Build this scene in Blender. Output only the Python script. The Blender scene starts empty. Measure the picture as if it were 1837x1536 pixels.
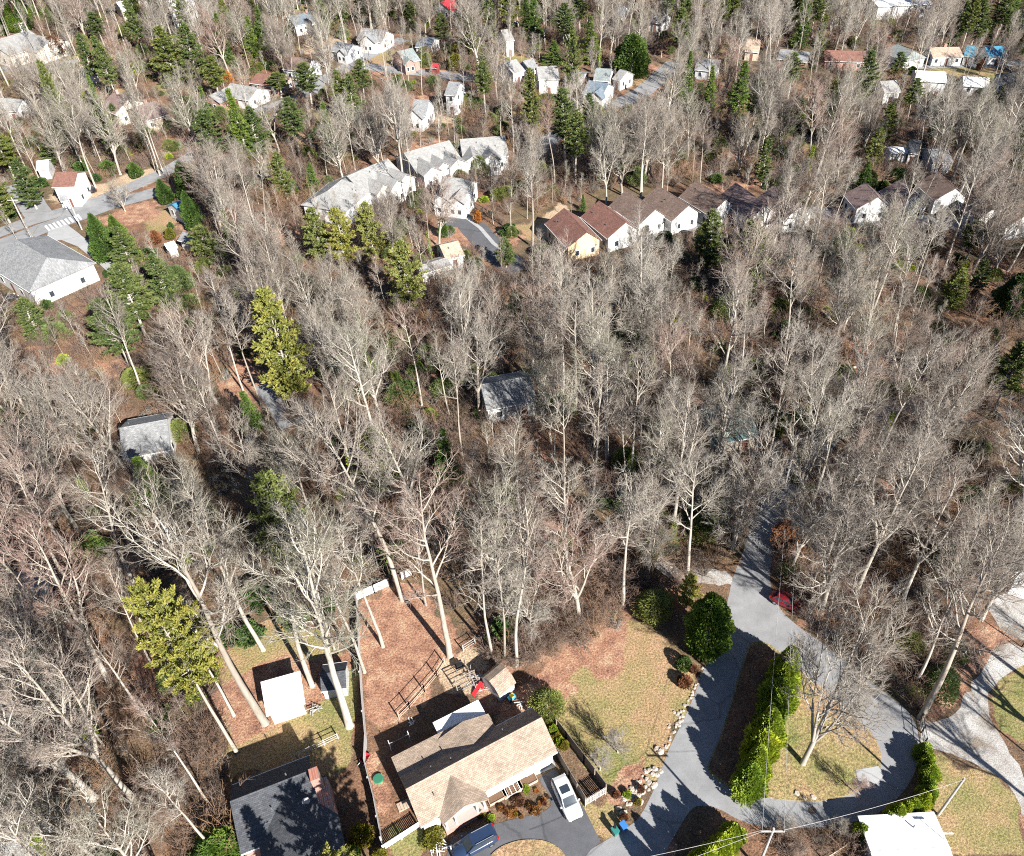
import bpy, math, random
import numpy as np
from mathutils import Vector, Matrix
R = math.radians
SC = bpy.context.scene
COL = SC.collection
# ------------------------------------------------------------------ camera, sky, sun, exposure
F, CX, CY, PITCH, H = 1450., 1024., 768., R(42), 85.
W0, H0 = 1837., 1536.
cam = bpy.data.cameras.new('camera'); camo = bpy.data.objects.new('camera', cam); COL.objects.link(camo)
camo.location = (0, 0, H); camo.rotation_euler = (R(90) - PITCH, 0, 0)
cam.sensor_width = 36; cam.lens = 36 * F / W0; cam.shift_x = (W0 / 2 - CX) / W0; cam.clip_end = 9000; cam.clip_start = 0.5
SC.camera = camo
SUN_EL, SUN_AZ = 31.5, -52.0            # degrees; azimuth counter-clockwise from +X
world = bpy.data.worlds.new('World'); SC.world = world; world.use_nodes = True
nt = world.node_tree; sky = nt.nodes.new('ShaderNodeTexSky'); sky.sky_type = 'NISHITA'; sky.sun_disc = False; sky.ozone_density = 4.5; sky.dust_density = .15; sky.air_density = .8
sky.sun_elevation = R(SUN_EL); sky.sun_rotation = R(90 - SUN_AZ)
nt.links.new(sky.outputs[0], nt.nodes['Background'].inputs[0]); nt.nodes['Background'].inputs[1].default_value = 0.05
sl = bpy.data.lights.new('sun', 'SUN'); sl.energy = 5.0; sl.angle = R(0.5); sl.color = (1, .965, .91)
so = bpy.data.objects.new('sun', sl); COL.objects.link(so)
sd = Vector((math.cos(R(SUN_EL)) * math.cos(R(SUN_AZ)), math.cos(R(SUN_EL)) * math.sin(R(SUN_AZ)), math.sin(R(SUN_EL))))
so.rotation_euler = (-sd).to_track_quat('-Z', 'Y').to_euler(); so.location = (60, -60, 120)
SC.view_settings.view_transform = 'Standard'; SC.view_settings.look = 'None'
SC.view_settings.exposure = 1.45; SC.view_settings.gamma = 1
SC.cycles.max_bounces = 4; SC.cycles.diffuse_bounces = 1; SC.cycles.transparent_max_bounces = 6
SC.render.film_transparent = False; SC.cycles.use_denoising = False; SC.cycles.filter_width = 1.1

# ------------------------------------------------------------------ pixel -> place helpers
_c, _s = math.cos(PITCH), math.sin(PITCH)
def P(x, y, z=0.):
    u = (x - CX) / F; v = (CY - y) / F
    d = (u, _c + v * _s, -_s + v * _c); t = (z - H) / d[2]
    return Vector((d[0] * t, d[1] * t, z))
def Q(p):
    X, Y, Z = p[0], p[1], p[2] - H
    dep = Y * _c - Z * _s
    return CX + F * X / dep, CY - F * (Y * _s + Z * _c) / dep
def height_to(base, ytop):
    lo, hi = 0., 70.
    for _ in range(30):
        m = (lo + hi) / 2
        if Q((base[0], base[1], m))[1] > ytop: lo = m
        else: hi = m
    return lo
def zoomer(x0, y0, s): return lambda x, y: (x0 + x / s, y0 + y / s)
z1 = zoomer(380, 1130, 3.783); z2 = zoomer(640, 1130, 3.783); z3 = zoomer(1080, 1000, 2.867)
z4 = zoomer(1400, 1000, 2.865); zl = zoomer(0, 250, 3.01); zg = zoomer(560, 220, 4.593); zb = zoomer(940, 280, 3.28); zr_ = zoomer(1500, 250, 5.45)
zt = zoomer(1500, 0, 5.45)

# ------------------------------------------------------------------ materials
MATS = {}
def nodes_of(name, rough=.85):
    m = bpy.data.materials.new(name); m.use_nodes = True
    b = m.node_tree.nodes['Principled BSDF']; b.inputs['Roughness'].default_value = rough
    b.inputs['Specular IOR Level'].default_value = .25
    return m, m.node_tree, b
def ramp(nt, stops, interp='LINEAR'):
    n = nt.nodes.new('ShaderNodeValToRGB'); e = n.color_ramp.elements; n.color_ramp.interpolation = interp
    while len(e) < len(stops): e.new(.5)
    for k, (p, c) in enumerate(stops): e[k].position = p; e[k].color = (*c, 1)
    return n
def noise(nt, scale, detail=4, rough=.55, vec=None):
    n = nt.nodes.new('ShaderNodeTexNoise'); n.inputs['Scale'].default_value = scale
    n.inputs['Detail'].default_value = detail; n.inputs['Roughness'].default_value = rough
    if vec is not None: nt.links.new(vec, n.inputs['Vector'])
    return n
def mixc(nt, fac, a, b, mode='MIX'):
    n = nt.nodes.new('ShaderNodeMix'); n.data_type = 'RGBA'; n.blend_type = mode
    for s, v in ((0, fac), (6, a), (7, b)):
        if isinstance(v, bpy.types.NodeSocket): nt.links.new(v, n.inputs[s])
        else: n.inputs[s].default_value = v if s == 0 else (*v, 1)
    return n.outputs[2]
def bump(nt, b, h, strength, dist=.05):
    n = nt.nodes.new('ShaderNodeBump'); n.inputs['Strength'].default_value = strength; n.inputs['Distance'].default_value = dist
    nt.links.new(h, n.inputs['Height']); nt.links.new(n.outputs[0], b.inputs['Normal'])
def coords(nt, kind='Object'):
    return nt.nodes.new('ShaderNodeTexCoord').outputs[kind]
def world_pos(nt): return nt.nodes.new('ShaderNodeNewGeometry').outputs['Position']
def paint(name, c, rough=.7, var=.15, scale=1.5, metal=0, spec=None, coat=0):
    """plain painted / weathered surface with a little mottling"""
    if name in MATS: return MATS[name]
    m, nt, b = nodes_of(name, rough)
    n = noise(nt, scale, 5, .65, coords(nt))
    r = ramp(nt, [(.3, [x * (1 - var) for x in c]), (.7, [min(1, x * (1 + var * .6)) for x in c])])
    nt.links.new(n.outputs[0], r.inputs[0]); nt.links.new(r.outputs[0], b.inputs['Base Color'])
    b.inputs['Metallic'].default_value = metal
    if spec is not None: b.inputs['Specular IOR Level'].default_value = spec
    b.inputs['Coat Weight'].default_value = coat
    MATS[name] = m; return m
def shingle(name, c, var=.25, row=.16):
    """asphalt shingles: courses along local x, tab to tab colour change, streaks"""
    if name in MATS: return MATS[name]
    m, nt, b = nodes_of(name, .9)
    tc = coords(nt)
    br = nt.nodes.new('ShaderNodeTexBrick'); nt.links.new(tc, br.inputs['Vector'])
    br.inputs['Scale'].default_value = 1; br.inputs['Brick Width'].default_value = .34; br.inputs['Row Height'].default_value = row
    br.inputs['Mortar Size'].default_value = .012; br.inputs['Bias'].default_value = 0
    br.inputs['Color1'].default_value = (*[x * (1 - var) for x in c], 1); br.inputs['Color2'].default_value = (*[min(1, x * (1 + var)) for x in c], 1)
    br.inputs['Mortar'].default_value = (*[x * .45 for x in c], 1)
    n = noise(nt, .6, 5, .7, tc)
    r = ramp(nt, [(.35, (.78, .78, .78)), (.65, (1.06, 1.05, 1.03))]); nt.links.new(n.outputs[0], r.inputs[0])
    col = mixc(nt, 1., br.outputs[0], r.outputs[0], 'MULTIPLY')
    n2 = noise(nt, 9, 3, .6, tc); r2 = ramp(nt, [(.3, (.86, .86, .86)), (.7, (1.08, 1.08, 1.08))]); nt.links.new(n2.outputs[0], r2.inputs[0])
    col = mixc(nt, 1., col, r2.outputs[0], 'MULTIPLY')
    nt.links.new(col, b.inputs['Base Color']); bump(nt, b, br.outputs['Fac'], .5, -.02)
    MATS[name] = m; return m
def siding(name, c, step=.2):
    """horizontal lap siding by local z"""
    if name in MATS: return MATS[name]
    m, nt, b = nodes_of(name, .7)
    tc = coords(nt); w = nt.nodes.new('ShaderNodeTexWave'); w.bands_direction = 'Z'; w.wave_profile = 'SAW'
    w.inputs['Scale'].default_value = 1 / step / 6.283 * 3.1416; nt.links.new(tc, w.inputs[0])
    n = noise(nt, 1.2, 5, .6, tc); r = ramp(nt, [(.3, [x * .88 for x in c]), (.7, c)]); nt.links.new(n.outputs[0], r.inputs[0])
    nt.links.new(r.outputs[0], b.inputs['Base Color']); bump(nt, b, w.outputs[0], .5, .03)
    MATS[name] = m; return m
def brickm(name, c):
    if name in MATS: return MATS[name]
    m, nt, b = nodes_of(name, .9)
    br = nt.nodes.new('ShaderNodeTexBrick'); tc = coords(nt)
    mp = nt.nodes.new('ShaderNodeMapping'); mp.inputs['Rotation'].default_value = (R(90), 0, 0); nt.links.new(tc, mp.inputs[0]); nt.links.new(mp.outputs[0], br.inputs['Vector'])
    br.inputs['Scale'].default_value = 1; br.inputs['Brick Width'].default_value = .22; br.inputs['Row Height'].default_value = .075; br.inputs['Mortar Size'].default_value = .01
    br.inputs['Color1'].default_value = (*[x * .75 for x in c], 1); br.inputs['Color2'].default_value = (*[x * 1.2 for x in c], 1); br.inputs['Mortar'].default_value = (.35, .32, .29, 1)
    nt.links.new(br.outputs[0], b.inputs['Base Color'])
    MATS[name] = m; return m
def glassm():
    if 'glass' in MATS: return MATS['glass']
    m, nt, b = nodes_of('glass', .02); b.inputs['Base Color'].default_value = (.03, .04, .05, 1); b.inputs['Specular IOR Level'].default_value = .6
    MATS['glass'] = m; return m
def asphalt(name, c, var=.25):
    if name in MATS: return MATS[name]
    m, nt, b = nodes_of(name, .85); pos = world_pos(nt)
    n = noise(nt, .35, 6, .7, pos); r = ramp(nt, [(.3, [x * (1 - var) for x in c]), (.7, [x * (1 + var * .5) for x in c])]); nt.links.new(n.outputs[0], r.inputs[0])
    n2 = noise(nt, 14, 2, .7, pos); r2 = ramp(nt, [(.35, (.82, .82, .82)), (.7, (1.1, 1.1, 1.1))]); nt.links.new(n2.outputs[0], r2.inputs[0])
    col = mixc(nt, 1, r.outputs[0], r2.outputs[0], 'MULTIPLY')
    # tar-sealed cracks
    v = nt.nodes.new('ShaderNodeTexVoronoi'); v.feature = 'DISTANCE_TO_EDGE'; v.inputs['Scale'].default_value = .16
    wv = noise(nt, .8, 4, .6, pos); wm = nt.nodes.new('ShaderNodeMix'); wm.data_type = 'VECTOR'; wm.inputs[0].default_value = .35
    nt.links.new(pos, wm.inputs[4]); nt.links.new(wv.outputs['Color'], wm.inputs[5]); nt.links.new(wm.outputs[1], v.inputs['Vector'])
    rc = ramp(nt, [(.004, (.62, .62, .62)), (.012, (1, 1, 1))]); nt.links.new(v.outputs['Distance'], rc.inputs[0])
    col = mixc(nt, .7, col, mixc(nt, 1, col, rc.outputs[0], 'MULTIPLY'))
    nt.links.new(col, b.inputs['Base Color']); bump(nt, b, n2.outputs[0], .25, .02)
    MATS[name] = m; return m
def gravelm():
    m, nt, b = nodes_of('gravel', .95); pos = world_pos(nt)
    n = noise(nt, .22, 6, .7, pos); n2 = noise(nt, 7, 3, .8, pos)
    r = ramp(nt, [(.4, (.22, .185, .15)), (.48, (.33, .31, .285)), (.6, (.44, .43, .41))]); nt.links.new(n.outputs[0], r.inputs[0])
    r2 = ramp(nt, [(.38, (.6, .59, .58)), (.62, (1.25, 1.25, 1.25))]); nt.links.new(n2.outputs[0], r2.inputs[0])
    nt.links.new(mixc(nt, 1, r.outputs[0], r2.outputs[0], 'MULTIPLY'), b.inputs['Base Color']); bump(nt, b, n2.outputs[0], .6, .05)
    MATS['gravel'] = m; return m
def groundm():
    """one sheet: leaf litter, lawn, russet leaf carpet and pale clay blended by the vertex attribute 'zone'"""
    m, nt, b = nodes_of('ground', .95); pos = world_pos(nt)
    at = nt.nodes.new('ShaderNodeAttribute'); at.attribute_name = 'zone'
    sp = nt.nodes.new('ShaderNodeSeparateColor'); nt.links.new(at.outputs['Color'], sp.inputs[0])
    big = noise(nt, .07, 5, .6, pos); mid = noise(nt, .5, 6, .7, pos); fine = noise(nt, 4.5, 4, .75, pos); vf = noise(nt, 16, 2, .8, pos)
    lit = ramp(nt, [(.34, (.06, .044, .03)), (.46, (.12, .082, .056)), (.56, (.19, .115, .072)), (.68, (.28, .19, .125))]); nt.links.new(mid.outputs[0], lit.inputs[0])
    alt = ramp(nt, [(.4, (.095, .09, .045)), (.5, (.15, .10, .065)), (.6, (.25, .12, .07))]); nt.links.new(big.outputs[0], alt.inputs[0])
    litter = mixc(nt, .45, lit.outputs[0], alt.outputs[0])
    lawn = ramp(nt, [(.36, (.36, .25, .15)), (.46, (.30, .225, .115)), (.54, (.225, .20, .08)), (.64, (.15, .165, .055))]); nt.links.new(mid.outputs[0], lawn.inputs[0])
    lw2 = ramp(nt, [(.42, (.36, .22, .14)), (.5, (.28, .22, .105)), (.6, (.16, .175, .058))]); nt.links.new(big.outputs[0], lw2.inputs[0])
    lawnc = mixc(nt, .6, lawn.outputs[0], lw2.outputs[0])
    red = ramp(nt, [(.36, (.19, .10, .07)), (.46, (.28, .15, .10)), (.55, (.34, .195, .13)), (.66, (.40, .29, .19))]); nt.links.new(mid.outputs[0], red.inputs[0])
    clay = ramp(nt, [(.3, (.36, .25, .16)), (.7, (.45, .36, .26))]); nt.links.new(mid.outputs[0], clay.inputs[0])
    def edge(s):
        a = nt.nodes.new('ShaderNodeMath'); a.operation = 'MULTIPLY_ADD'; nt.links.new(mid.outputs[0], a.inputs[0]); a.inputs[1].default_value = .9; nt.links.new(s, a.inputs[2])
        r = ramp(nt, [(.78, (0, 0, 0)), (1.0, (1, 1, 1))]); nt.links.new(a.outputs[0], r.inputs[0]); return r.outputs[0]
    c = mixc(nt, edge(sp.outputs[0]), litter, lawnc)
    c = mixc(nt, edge(sp.outputs[1]), c, red.outputs[0])
    c = mixc(nt, edge(sp.outputs[2]), c, clay.outputs[0])
    r2 = ramp(nt, [(.36, (.45, .43, .40)), (.5, (.95, .95, .95)), (.64, (1.5, 1.45, 1.38))]); nt.links.new(fine.outputs[0], r2.inputs[0])
    c = mixc(nt, 1, c, r2.outputs[0], 'MULTIPLY')
    r3 = ramp(nt, [(.38, (.62, .61, .6)), (.62, (1.35, 1.34, 1.32))]); nt.links.new(vf.outputs[0], r3.inputs[0])
    c = mixc(nt, 1, c, r3.outputs[0], 'MULTIPLY')
    nt.links.new(c, b.inputs['Base Color']); bump(nt, b, fine.outputs[0], .8, .12)
    return m
def barkm():
    """pale hardwood bark on trunk and limbs, turning to brown-red at the thin ends (attribute 'tip'); tone differs tree to tree"""
    m, nt, b = nodes_of('bark', .9)
    at = nt.nodes.new('ShaderNodeAttribute'); at.attribute_name = 'tip'
    oi = nt.nodes.new('ShaderNodeObjectInfo')
    tc = coords(nt); mp = nt.nodes.new('ShaderNodeMapping'); mp.inputs['Scale'].default_value = (3, 3, .5); nt.links.new(tc, mp.inputs[0])
    n = noise(nt, 1.3, 5, .7, mp.outputs[0])
    r = ramp(nt, [(.25, (.17, .145, .12)), (.42, (.36, .33, .29)), (.7, (.50, .47, .425))]); nt.links.new(n.outputs[0], r.inputs[0])
    tone = ramp(nt, [(0, (.66, .62, .57)), (.35, (.9, .87, .82)), (.7, (1, .98, .94)), (1, (.82, .76, .7))]); nt.links.new(oi.outputs['Random'], tone.inputs[0])
    trunk = mixc(nt, 1, r.outputs[0], tone.outputs[0], 'MULTIPLY')
    tw = ramp(nt, [(0, (.15, .108, .088)), (.14, (.24, .205, .175)), (.3, (.15, .122, .1)), (.45, (.29, .265, .225)), (.6, (.17, .138, .112)), (.72, (.18, .17, .12)), (.86, (.27, .235, .2)), (1, (.24, .135, .108))]); nt.links.new(oi.outputs['Random'], tw.inputs[0])
    nt.links.new(mixc(nt, at.outputs['Fac'], trunk, tw.outputs[0]), b.inputs['Base Color'])
    MATS['bark'] = m; return m
def leafm(name, stops, trans=.25, objvar=.0):
    """foliage: colour per clump from the attribute 'tip'"""
    m, nt, b = nodes_of(name, .6)
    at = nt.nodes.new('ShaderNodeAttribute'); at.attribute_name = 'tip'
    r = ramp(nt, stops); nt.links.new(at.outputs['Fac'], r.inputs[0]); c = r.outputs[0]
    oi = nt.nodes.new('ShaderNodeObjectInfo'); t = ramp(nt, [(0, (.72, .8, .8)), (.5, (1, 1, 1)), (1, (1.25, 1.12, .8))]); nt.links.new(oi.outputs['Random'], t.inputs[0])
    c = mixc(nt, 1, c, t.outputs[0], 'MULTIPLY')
    nt.links.new(c, b.inputs['Base Color'])
    tr = nt.nodes.new('ShaderNodeBsdfTranslucent'); nt.links.new(c, tr.inputs[0])
    ms = nt.nodes.new('ShaderNodeMixShader'); ms.inputs[0].default_value = trans
    nt.links.new(b.outputs[0], ms.inputs[1]); nt.links.new(tr.outputs[0], ms.inputs[2])
    nt.links.new(ms.outputs[0], nt.nodes['Material Output'].inputs[0])
    MATS[name] = m; return m

# ------------------------------------------------------------------ mesh + object helpers
class MB:
    def __init__(s): s.v = []; s.f = []
    def add(s, vs, fs):
        o = len(s.v); s.v += [tuple(x) for x in vs]; s.f += [tuple(i + o for i in f) for f in fs]; return s
    def box(s, x0, x1, y0, y1, z0, z1):
        return s.add([(x0, y0, z0), (x1, y0, z0), (x1, y1, z0), (x0, y1, z0), (x0, y0, z1), (x1, y0, z1), (x1, y1, z1), (x0, y1, z1)],
                     [(3, 2, 1, 0), (4, 5, 6, 7), (0, 1, 5, 4), (1, 2, 6, 5), (2, 3, 7, 6), (3, 0, 4, 7)])
    def slab(s, pts, t):
        """a sheet over the given top corners, t thick downwards"""
        n = len(pts); vs = [tuple(p) for p in pts] + [(p[0], p[1], p[2] - t) for p in pts]
        return s.add(vs, [tuple(range(n)), tuple(range(2 * n - 1, n - 1, -1))] + [(i, i + n, (i + 1) % n + n, (i + 1) % n) for i in range(n)])
    def prism(s, prof, x0, x1):
        """profile of (y,z) swept along x"""
        n = len(prof); vs = [(x0, y, z) for y, z in prof] + [(x1, y, z) for y, z in prof]
        return s.add(vs, [tuple(range(n - 1, -1, -1)), tuple(range(n, 2 * n))] + [(i, (i + 1) % n, (i + 1) % n + n, i + n) for i in range(n)])
    def tube(s, pts, rads, n=6, cap=True):
        base = len(s.v); pts = [Vector(p) for p in pts]
        for i, p in enumerate(pts):
            d = (pts[min(i + 1, len(pts) - 1)] - pts[max(i - 1, 0)]).normalized()
            a = d.cross(Vector((0, 0, 1)) if abs(d.z) < .9 else Vector((1, 0, 0))).normalized(); b = d.cross(a)
            for k in range(n):
                t = 2 * math.pi * k / n; q = p + (a * math.cos(t) + b * math.sin(t)) * rads[i]; s.v.append((q.x, q.y, q.z))
        for i in range(len(pts) - 1):
            for k in range(n):
                s.f.append((base + i * n + k, base + i * n + (k + 1) % n, base + (i + 1) * n + (k + 1) % n, base + (i + 1) * n + k))
        if cap:
            s.f.append(tuple(base + k for k in range(n))); s.f.append(tuple(base + (len(pts) - 1) * n + k for k in range(n - 1, -1, -1)))
        return s
    def mesh(s, name, mat, smooth=False):
        me = bpy.data.meshes.new(name); me.from_pydata(s.v, [], s.f)
        if mat: me.materials.append(mat)
        if smooth: me.shade_smooth()
        return me
    def build(s, name, mat, parent=None, smooth=False): return link(name, s.mesh(name, mat, smooth), parent)
def link(name, me, parent=None, loc=(0, 0, 0), rot=0, scale=None):
    o = bpy.data.objects.new(name, me); COL.objects.link(o); o.parent = parent; o.location = loc; o.rotation_euler = (0, 0, rot)
    if scale is not None: o.scale = scale if hasattr(scale, '__len__') else (scale,) * 3
    return o
def tag(o, label=None, cat=None, group=None, kind=None):
    for k, v in (('label', label), ('category', cat), ('group', group), ('kind', kind)):
        if v: o[k] = v
    return o
def thing(name, label, cat, loc=(0, 0, 0), rot=0, group=None, scale=None):
    return tag(link(name, None, None, loc, rot, scale), label, cat, group)
def np_mesh(name, V, Fc, mats, tip=None, mi=None, smooth=False):
    """triangles from numpy arrays"""
    me = bpy.data.meshes.new(name); V = np.asarray(V, np.float32); Fc = np.asarray(Fc, np.int32)
    me.vertices.add(len(V)); me.vertices.foreach_set('co', V.ravel())
    me.loops.add(Fc.size); me.loops.foreach_set('vertex_index', Fc.ravel())
    me.polygons.add(len(Fc)); me.polygons.foreach_set('loop_start', np.arange(0, Fc.size, Fc.shape[1], dtype=np.int32))
    for m in mats: me.materials.append(m)
    if mi is not None: me.polygons.foreach_set('material_index', np.asarray(mi, np.int32))
    if tip is not None:
        a = me.attributes.new('tip', 'FLOAT', 'POINT'); a.data.foreach_set('value', np.asarray(tip, np.float32))
    me.update(calc_edges=True)
    if smooth: me.shade_smooth()
    return me
def inside(px, py, poly):
    px = np.asarray(px); py = np.asarray(py); r = np.zeros(px.shape, bool); n = len(poly)
    for i in range(n):
        x1, y1 = poly[i][0], poly[i][1]; x2, y2 = poly[(i + 1) % n][0], poly[(i + 1) % n][1]
        if y1 == y2: continue
        c = ((y1 > py) != (y2 > py)) & (px < (x2 - x1) * (py - y1) / (y2 - y1) + x1); r ^= c
    return r
def gpoly(pix): return [tuple(P(x, y)[:2]) for x, y in pix]
def fbm2(x, y, f, seed=0):
    rng = np.random.default_rng(seed); s = 0
    for k in range(4):
        a, b, c, d = rng.uniform(-1, 1, 4); w = f * 1.9 ** k
        s = s + .6 ** k * np.sin(w * (x * math.cos(a * 3) + y * math.sin(a * 3)) + b * 9 + 1.5 * np.sin(w * .7 * (x * math.sin(c * 3) - y * math.cos(c * 3)) + d * 9))
    return s / 2

# ================================================================== THE SETTING
CLEAR = []        # ground polygons (world xy) where no woodland grows
def clear_px(pix): CLEAR.append(gpoly(pix))
ROADS = []
def ragged(poly, step=.8, amp=.12, seed=1):
    rng = random.Random(seed); out = []
    for i in range(len(poly)):
        a = Vector(poly[i]).to_2d(); b = Vector(poly[(i + 1) % len(poly)]).to_2d(); n = max(1, int((b - a).length / step))
        for k in range(n):
            q = a.lerp(b, k / n); out.append((q.x + rng.uniform(-amp, amp), q.y + rng.uniform(-amp, amp)))
    return out
def smooth_poly(pts, it=2):
    for _ in range(it):
        o = []
        for i in range(len(pts)):
            a, b = pts[i], pts[(i + 1) % len(pts)]
            o += [(a[0] * .75 + b[0] * .25, a[1] * .75 + b[1] * .25), (a[0] * .25 + b[0] * .75, a[1] * .25 + b[1] * .75)]
        pts = o
    return pts
from mathutils.geometry import tessellate_polygon
def sheet(name, poly, z, mat, kind='structure', edge=.0, t=.0, label=None):
    """a flat sheet over a world polygon; with t it gets a rim going down (a kerb or lifted bed)"""
    tris = tessellate_polygon([[Vector((p[0], p[1], 0)) for p in poly]])
    mb = MB(); n = len(poly); mb.v = [(p[0], p[1], z) for p in poly]; mb.f = []
    for a, b, c in tris:
        A, B, C = mb.v[a], mb.v[b], mb.v[c]
        mb.f.append((a, b, c) if (B[0] - A[0]) * (C[1] - A[1]) - (B[1] - A[1]) * (C[0] - A[0]) > 0 else (c, b, a))
    if t:
        mb.v += [(p[0], p[1], z - t) for p in poly]; mb.f += [(i, (i + 1) % n, (i + 1) % n + n, i + n) for i in range(n)]
    o = mb.build(name, mat); o['kind'] = kind
    if label: o['label'] = label
    return o
def ribbon_poly(pix, w):
    c = [P(x, y).to_2d() for x, y in pix]; L, Rr = [], []
    for i, p in enumerate(c):
        d = (c[min(i + 1, len(c) - 1)] - c[max(i - 1, 0)]).normalized(); nrm = Vector((-d.y, d.x)); ww = w[i] if hasattr(w, '__len__') else w
        L.append(tuple(p + nrm * ww / 2)); Rr.append(tuple(p - nrm * ww / 2))
    return L + Rr[::-1]

M_ASPH = asphalt('asphalt_lane', (.26, .26, .262)); M_ASPH_D = asphalt('asphalt_dark', (.11, .112, .12)); M_CONC = asphalt('concrete', (.36, .36, .355), .15)
M_ROADF = asphalt('asphalt_far', (.27, .27, .27)); M_GRAV = gravelm(); M_GROUND = groundm(); M_BARK = barkm()
M_WHITE = paint('white_paint', (.78, .78, .76), .5, .06); M_TRIM = paint('trim', (.72, .71, .68), .6, .1); M_WOODF = paint('weathered_wood', (.26, .215, .175), .9, .35, 4)
M_GREYW = paint('grey_wood', (.40, .38, .36), .9, .3, 4); M_METAL = paint('dull_metal', (.35, .36, .37), .45, .15, metal=.6); M_BLACK = paint('black', (.02, .02, .022), .5, .2)

# lane + turning loop
lane = [(1000, 1560), (1040, 1536), (1080, 1512), (1132, 1481), (1150, 1464), (1181, 1401), (1195, 1352), (1233, 1279), (1261, 1206), (1282, 1150), (1303, 1091), (1314, 1035),
        (1334, 990), (1350, 935), (1368, 890), (1392, 872), (1425, 880), (1416, 905), (1396, 950), (1383, 1010), (1380, 1045), (1392, 1085), (1425, 1120), (1470, 1150), (1530, 1195), (1590, 1245), (1630, 1275), (1648, 1310), (1651, 1345),
        (1640, 1395), (1605, 1440), (1560, 1468), (1500, 1482), (1430, 1487), (1370, 1485), (1325, 1472), (1290, 1450), (1258, 1444), (1240, 1450), (1215, 1490), (1190, 1536), (1180, 1560)]
laneW = smooth_poly(gpoly(lane), 2)
sheet('lane_road', laneW, .012, M_ASPH)
ROADS.append(gpoly(lane))
isl = [(1348, 1150), (1335, 1180), (1316, 1245), (1300, 1300), (1282, 1345), (1266, 1378), (1280, 1395), (1310, 1415), (1345, 1428), (1400, 1435), (1470, 1440), (1530, 1425), (1575, 1400), (1583, 1360), (1570, 1322), (1545, 1297), (1500, 1258), (1440, 1205), (1400, 1170), (1372, 1152)]
islW = smooth_poly(gpoly(isl), 2)
dw = [z2(1235, 1005), z2(1340, 945), z2(1405, 1020), z2(1545, 1215), z2(1655, 1440), (1060, 1525), (1040, 1550), (770, 1570), (800, 1540), z2(640, 1420), z2(700, 1380), z2(860, 1335), z2(1090, 1280), z2(1270, 1235), z2(1318, 1195), z2(1310, 1130), z2(1265, 1060)]
sheet('driveway', gpoly(dw), .024, M_ASPH_D)
sheet('driveway_apron', gpoly([z2(1195, 935), z2(1330, 870), z2(1352, 930), z2(1212, 990)]), .030, M_CONC)
dwi = smooth_poly(gpoly([z2(880, 1560), z2(960, 1480), z2(1080, 1432), z2(1200, 1422), z2(1310, 1440), z2(1400, 1500), z2(1420, 1560)]), 2)
# gravel lot on the right
grav = [z4(700, 800), z4(760, 850), z4(870, 830), z4(960, 700), z4(1000, 620), z4(1060, 560), z4(1090, 480), z4(1130, 440), z4(1200, 440), z4(1300, 500), z4(1330, 520), z4(1200, 580), z4(1110, 640), z4(1060, 720), z4(1080, 840), z4(1160, 960), z4(1280, 1180), z4(1330, 1330), z4(1265, 1370), z4(1180, 1180), z4(1090, 1110), z4(960, 1040), z4(860, 1000), z4(780, 985), z4(730, 960), z4(715, 880)]
sheet('gravel_lot', ragged(smooth_poly(gpoly(grav), 1), .8, .22), .008, M_GRAV)
sheet('gravel_yard', ragged(gpoly([(1770, 1085), (1837, 1040), (1900, 1040), (1900, 1150), (1830, 1150), (1795, 1130)]), .8, .2), .010, M_GRAV)
sheet('gravel_path', ragged(smooth_poly(gpoly([(1148, 955), (1165, 950), (1185, 985), (1230, 1015), (1300, 1022), (1318, 1035), (1310, 1052), (1240, 1045), (1190, 1035), (1160, 1000)]), 1), .7, .25), .009, M_GRAV)
# driveway through the woods, upper side
sheet('woods_driveway', ragged(ribbon_poly([(1400, 885), (1440, 830), (1485, 780), (1540, 748), (1600, 728), (1660, 722)], 4.2), 1., .15), .014, M_ASPH)
sheet('woods_path', ragged(ribbon_poly([(470, 690), (500, 735), (522, 765)], 3.0), 1., .2), .014, M_ASPH)
# far roads
far_roads = [('left_road', [(-60, 440), (0, 417), (53, 397), (133, 374), (186, 357), (232, 337), (299, 307), (332, 287), (370, 265)], 4.4, M_ROADF),
             ('left_road_lower', [(-60, 470), (0, 440), (76, 410), (143, 387), (200, 366), (280, 345)], 5.2, M_ASPH),
             ('side_street', [(75, 392), (62, 375), (48, 352), (30, 330)], 5.5, M_ROADF),
             ('upper_street', [(455, 205), (545, 172), (572, 148), (610, 128), (650, 105), (690, 84), (725, 70)], 5.5, M_ROADF),
             ('upper_street_branch', [(640, 117), (700, 125), (760, 131), (830, 139), (860, 141)], 5.5, M_ROADF),
             ('right_street', [(1075, 190), (1110, 186), (1150, 168), (1185, 138), (1212, 112)], 6, M_ROADF),
             ('far_right_street', [(1480, 121), (1560, 121), (1640, 119), (1720, 117), (1790, 115), (1870, 112)], 5, M_ROADF),
             ('town_house_street', [(790, 398), (832, 396), (850, 410), (870, 432), (900, 462), (935, 485)], 6, M_ASPH_D),
             ('town_house_drive', [(1140, 425), (1200, 408), (1290, 392), (1400, 378), (1480, 385), (1560, 395), (1700, 400), (1800, 410)], 6, M_ASPH),
             ('hollow_street', [(940, 295), (970, 265), (1000, 240)], 5, M_ASPH), ('top_street', [(0, 122), (70, 125), (100, 118), (140, 110)], 5.5, M_ROADF)]
for k, (n, pts, w, m) in enumerate(far_roads):
    pl = ribbon_poly(pts, w); ROADS.append(pl); sheet(n, pl, .012 + .004 * k, m)
sheet('kerb_strip', ribbon_poly([(838, 392), (862, 410), (885, 437), (915, 460)], .9), .10, M_CONC, t=.12)
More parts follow.
